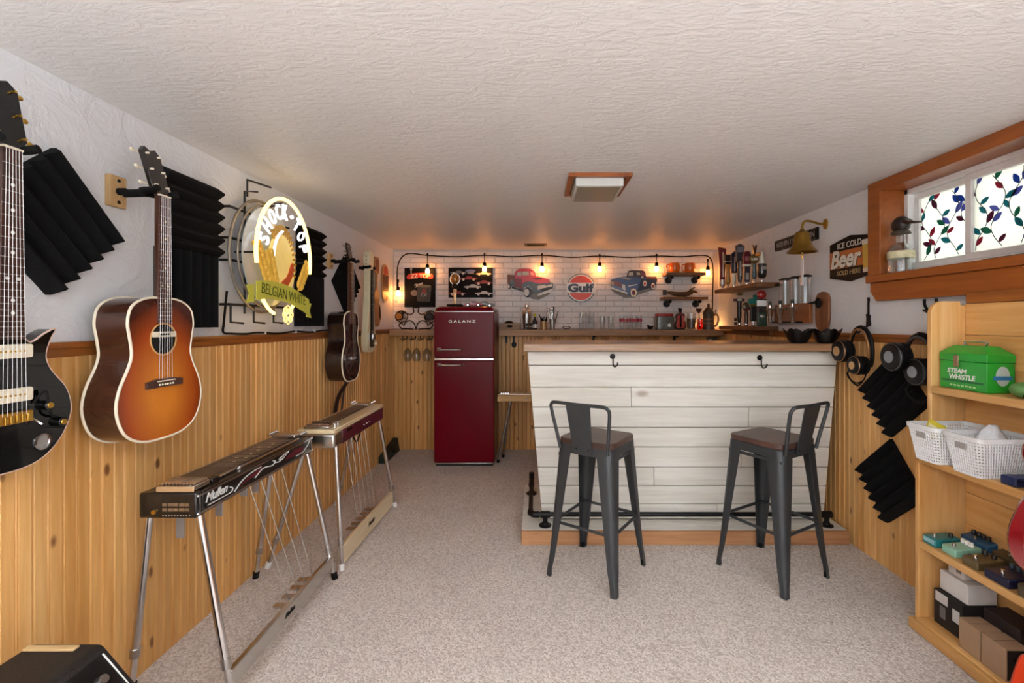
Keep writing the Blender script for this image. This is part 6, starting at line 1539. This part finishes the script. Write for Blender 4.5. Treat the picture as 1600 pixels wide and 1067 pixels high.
# ---- baskets
def basket(y0, y1, x0, x1, z, h, label):
    cx_, cy_ = (x0 + x1) / 2, (y0 + y1) / 2
    t = thing('plastic_basket', label, 'basket', (cx_, cy_, z), 0, 'white plastic baskets')
    WBK = mat('white_basket', 'eceef0', .4)
    a, b = (x1 - x0) / 2, (y1 - y0) / 2; ins = .018
    def ring(f, grow=0): k = 1 - f; return rrect(-a + ins * k - grow, -b + ins * k - grow, a - ins * k + grow, b - ins * k + grow, .02, 4)
    MB().slab(ring(0), 0, .004).build('base', WBK, t)
    m = MB(); r0, r1 = ring(1, .004), ring(1, -.004)
    n = len(r0)
    m.loft([[(x, y, h - .016) for x, y in r0], [(x, y, h) for x, y in r0], [(x, y, h) for x, y in r1], [(x, y, h - .016) for x, y in r1], [(x, y, h - .016) for x, y in r0]], cap=False)
    m.build('rim', WBK, t)
    # woven wall: level bands and upright slats with real gaps
    m = MB(); nb = 11
    for i in range(nb):
        f0 = i / nb; z0, z1 = .003 + f0 * (h - .018), .003 + (f0 + .62 / nb) * (h - .018)
        A, B = ring(f0), ring(f0 + .62 / nb); Ai, Bi = ring(f0, -.002), ring(f0 + .62 / nb, -.002)
        m.loft([[(x, y, z0) for x, y in A], [(x, y, z1) for x, y in B], [(x, y, z1) for x, y in Bi], [(x, y, z0) for x, y in Ai], [(x, y, z0) for x, y in A]], cap=False)
    def at(f, s):   # point along ring perimeter
        r = ring(f, -.001); L_ = [0]
        for i in range(len(r)): p, q = r[i], r[(i + 1) % len(r)]; L_.append(L_[-1] + math.hypot(q[0] - p[0], q[1] - p[1]))
        d = s * L_[-1]
        for i in range(len(r)):
            if L_[i + 1] >= d:
                u = (d - L_[i]) / max(L_[i + 1] - L_[i], 1e-9); p, q = r[i], r[(i + 1) % len(r)]; return (p[0] + (q[0] - p[0]) * u, p[1] + (q[1] - p[1]) * u)
        return r[0]
    ns = 72
    for k in range(ns):
        p, q = at(0, (k + .5) / ns), at(1, (k + .5) / ns)
        m.tube([(p[0], p[1], .002), (q[0], q[1], h - .012)], .0028, 4)
    m.build('woven_wall', WBK, t)
    mh = MB().box((-a + .0005, -.022, h - .05), (-a + .006, .022, h - .028)); mh.build('handle_slot', mat('slot_grey', 'a8a4a0', .6), t, .002)
    return t
basket(1.735, 1.878, 1.505, 1.745, B2, .142, 'white woven-look plastic basket holding the yellow envelope')
basket(1.575, 1.722, 1.515, 1.745, B2, .142, 'white woven-look plastic basket with a clear bag in it')
t = thing('yellow_envelope', 'yellow padded envelope leaning in the basket', 'envelope', (1.60, 1.81, B2 + .0045))
MB().hexa([(-.075, -.004, .105), (.04, -.004, .01), (.04, .003, .01), (-.075, .003, .105), (-.055, -.004, .16), (.06, -.004, .10), (.06, .003, .10), (-.055, .003, .16)]).build('envelope_body', mat('envelope_yellow', 'd9c63a', .5), t)
MB().hexa([(-.072, -.0055, .115), (.0, -.0055, .06), (.0, -.004, .06), (-.072, -.004, .115), (-.06, -.0055, .145), (.015, -.0055, .10), (.015, -.004, .10), (-.06, -.004, .145)]).build('paper_slip', mat('pale_slip', 'eee8b0', .5), t)
t = thing('plastic_bag', 'crumpled clear plastic bag in the nearer basket', 'bag', (1.64, 1.655, B2 + .0045))
m = MB(); rings = []
for i in range(9):
    f = i / 8; r = .055 * math.sin(PI * (.12 + .83 * f)) + .004
    rings.append([(r * (1 + .25 * math.sin(3 * a + i)) * math.cos(a), r * .7 * (1 + .25 * math.cos(4 * a + 2 * i)) * math.sin(a), .005 + .165 * f) for a in [2 * PI * k / 14 for k in range(14)]])
m.loft(rings).build('film', mat('cloudy_film', 'd8dade', .25, coat=.4), t)
t = thing('blue_case', 'small navy blue case in front of nearer basket', 'case', (1.625, 1.535, B2))
MB().box((-.055, -.025, 0), (.055, .025, .030)).build('case_body', mat('navy_case', '1c2a5c', .4), t, .004); MB().box((-.05, -.026, .022), (.05, .0255, .026)).build('zip', STEELM, t)
t = thing('black_pouch', 'black rounded pouch at the right end of middle shelf', 'pouch', (1.63, 1.449, B2))
MB().sphere((0, 0, .05), .055, 14, (.9, .9, .9)).build('pouch_body', BLACKM, t); MB().tube(crom([(-.05, -.02, .03), (-.02, -.047, .06), (.03, -.04, .08)], 4, False), .003, 6).build('zip', STEELM, t)
# ---- effect pedals
def pedal(x, y, col, lab, knobs=2, knobc='141416', w2=.030, l2=.05, h=.038, lcd=False, label_plate=False, back=False):
    t = thing('effects_pedal', lab, 'effects pedal', (x, y, C2), 0, 'effects pedals on the lower shelf')
    c = mat('pedal_' + col, col, .35, .1, coat=.3)
    MB().loft([[(-l2, -w2, 0), (l2, -w2, 0), (l2, w2, 0), (-l2, w2, 0)], [(-l2, -w2, h * .8), (l2, -w2, h), (l2, w2, h), (-l2, w2, h * .8)]]).build('case', c, t, .004)
    kc = mat('pedal_knob_' + knobc, knobc, .4)
    for k in range(knobs):
        y_ = -w2 * .55 + w2 * 1.1 * (k / max(knobs - 1, 1)); MB().lathe([(.008, h), (.0075, h + .014), (.006, h + .016)], (l2 * .45, y_, 0), 12).build('knob', kc, t)
    MB().lathe([(.007, h * .86), (.006, h * .86 + .012)], (-l2 * .55, 0, 0), 12).build('foot_switch', CHROME, t)
    MB().cyl((.0, -w2, h * .45), (.0, -w2 - .008, h * .45), .005, 10).build('jack', CHROME, t)
    if lcd: MB().box((-l2 - .001, -w2 * .8, h * .25), (-l2 + .001, w2 * .8, h * .7)).build('bright_window', mat('pedal_window', '9ed0d8', .3), t)
    if label_plate: MB().box((-l2 - .001, -w2 * .75, h * .15), (-l2 + .001, w2 * .4, h * .6)).build('name_plate', WHITE, t)
pedal(1.622, 1.845, '1f7f86', 'teal effects pedal at the far end of lower shelf', 1, lcd=True)
pedal(1.628, 1.765, '9ad0b8', 'mint effects pedal with white knobs', 3, 'f0f0ea')
pedal(1.625, 1.675, '6a5a3a', 'olive-brown effects pedal beside the mint one', 2)
pedal(1.625, 1.575, '1c2040', 'dark navy effects pedal in the front row', 3, '2a3a4a', w2=.042, l2=.055)
pedal(1.628, 1.455, '5a4c36', 'brown effects pedal with white name plate', 2, 'c8c4bc', w2=.05, l2=.058, h=.05, label_plate=True)
pedal(1.728, 1.80, '2f5f86', 'blue effects pedal with black knobs in back row', 4, w2=.055, l2=.022, h=.05)
pedal(1.725, 1.665, '50452f', 'long bronze effects pedal in back row', 1, w2=.06, l2=.022, h=.045)
pedal(1.725, 1.53, '1a1a1c', 'long black effects pedal in back row', 3, 'e0ddd6', w2=.06, l2=.022, h=.045)
# ---- cartons on the bottom
def carton(x0, x1, y0, y1, z0, z1, col, lab, extras=()):
    t = thing('carton', lab, 'box', ((x0 + x1) / 2, (y0 + y1) / 2, z0), 0, 'small cartons at the bottom of bookcase')
    a, b, h = (x1 - x0) / 2, (y1 - y0) / 2, z1 - z0
    MB().box((-a, -b, 0), (a, b, h)).build('carton_body', mat('carton_' + col, col, .6), t, .0015)
    MB().box((-a - .0004, -.0006, h - .0), (a + .0004, .0006, h + .0006)).build('lid_seam', mat('seam_dark', '4a3c30', .8), t)
    for nm, f, p, q, c in extras:
        if f == 'x': MB().box((-a - .0008, p[0], p[1] * h), (-a + .0004, q[0], q[1] * h)).build(nm, mat('print_' + c, c, .5), t)
        else: MB().box((p[0], -b - .0008, p[1] * h), (q[0], -b + .0004, q[1] * h)).build(nm, mat('print_' + c, c, .5), t)
carton(1.605, 1.735, 1.735, 1.86, D2, .185, '1a1718', 'black carton with white label under the white box', [('white_label', 'x', (-.0, .68), (.055, .96), 'd8d4d2'), ('barcode_label', 'x', (-.05, .4), (-.02, .75), 'c8c8ca'), ('spine_print', 'x', (.01, .25), (.035, .6), '6a686a')])
carton(1.625, 1.735, 1.735, 1.855, .1866, .262, 'dcdad8', 'white carton on top of the black carton', [])
carton(1.64, 1.70, 1.765, 1.835, .2636, .318, 'cfc9c2', 'smallest pale carton atop the white one', [('logo_print', 'x', (-.02, .3), (.0, .5), '6a6460')])
carton(1.655, 1.745, 1.575, 1.705, D2, .20, '241b1c', 'black carton with red print behind the brown cartons', [('red_print', 'y', (-.03, .45), (.035, .7), '8a1c22'), ('red_ring_print', 'x', (-.03, .4), (.03, .62), '7a2026')])
carton(1.57, 1.650, 1.632, 1.712, D2, .16, 'a98a6c', 'plain brown carton nearest the black carton')
carton(1.57, 1.650, 1.540, 1.626, D2, .16, 'a5866a', 'brown carton with dark printed end', [('dark_print', 'y', (-.036, .05), (.04, .95), '15141a'), ('print_line', 'y', (-.02, .62), (.03, .70), '8a8a90')])

# ------------------------------------------------------------------ red guitars at the right edge
t = thing('red_guitar', 'glossy red guitar body standing at the right frame edge', 'guitar', (1.465, 1.22, .32), -PI / 2)
REDG = sunburst('red_burst', 'd8402c', 'b81c24', '8a0c18', .20, .2, .3, .9)
half = [(.0, 0), (.09, .01), (.15, .06), (.165, .13), (.14, .20), (.11, .25), (.115, .31), (.125, .36), (.09, .41), (0, .42)]
ol = crom(half + [(-y, z) for y, z in reversed(half[1:-1])], 4)
ol = [(y, z + .22) for y, z in ol]
plate_obj('body', ol, -.06, 0, REDG, t, .012)
ring_obj('binding', ol, -.0, .004, mat('pink_binding', 'e0a8a0', .3), t)
MB().hexa([(.0, -.028, .6), (.02, -.028, .6), (.02, .028, .6), (0, .028, .6), (0, -.022, 1.05), (.02, -.022, 1.05), (.02, .022, 1.05), (0, .022, 1.05)]).build('neck', NECKW, t)
MB().tube([(-.03, 0, .23), (-.06, 0, .10), (-.10, 0, -.318)], .012, 10).tube([(-.06, -.14, -.316), (-.10, 0, -.22), (-.06, .14, -.316)], .010, 8).build('floor_stand', BLACKM, t)
t = thing('orange_guitar_case', 'orange-red rimmed shell standing at the lower right corner', 'case', (1.475, 1.165, 0), -PI / 2 + .12)
ORR = mat('orange_red_shell', 'c03414', .3, coat=.4)
ol = crom([(-.27, .0), (-.275, .12), (-.245, .27), (-.215, .36), (-.19, .385), (-.12, .372), (0, .36), (.12, .372), (.19, .385), (.215, .36), (.245, .27), (.275, .12), (.27, .0)], 4, False)
plate_obj('shell', ol, -.07, 0, ORR, t, .008)
MB().tube([(.002, y, z) for y, z in ol], .008, 8).build('rim', mat('rim_red', 'a81c18', .3, coat=.5), t)
plate_obj('front_panel', [(y * .90, .02 + z * .90) for y, z in ol], 0, .004, ORR, t, .002)
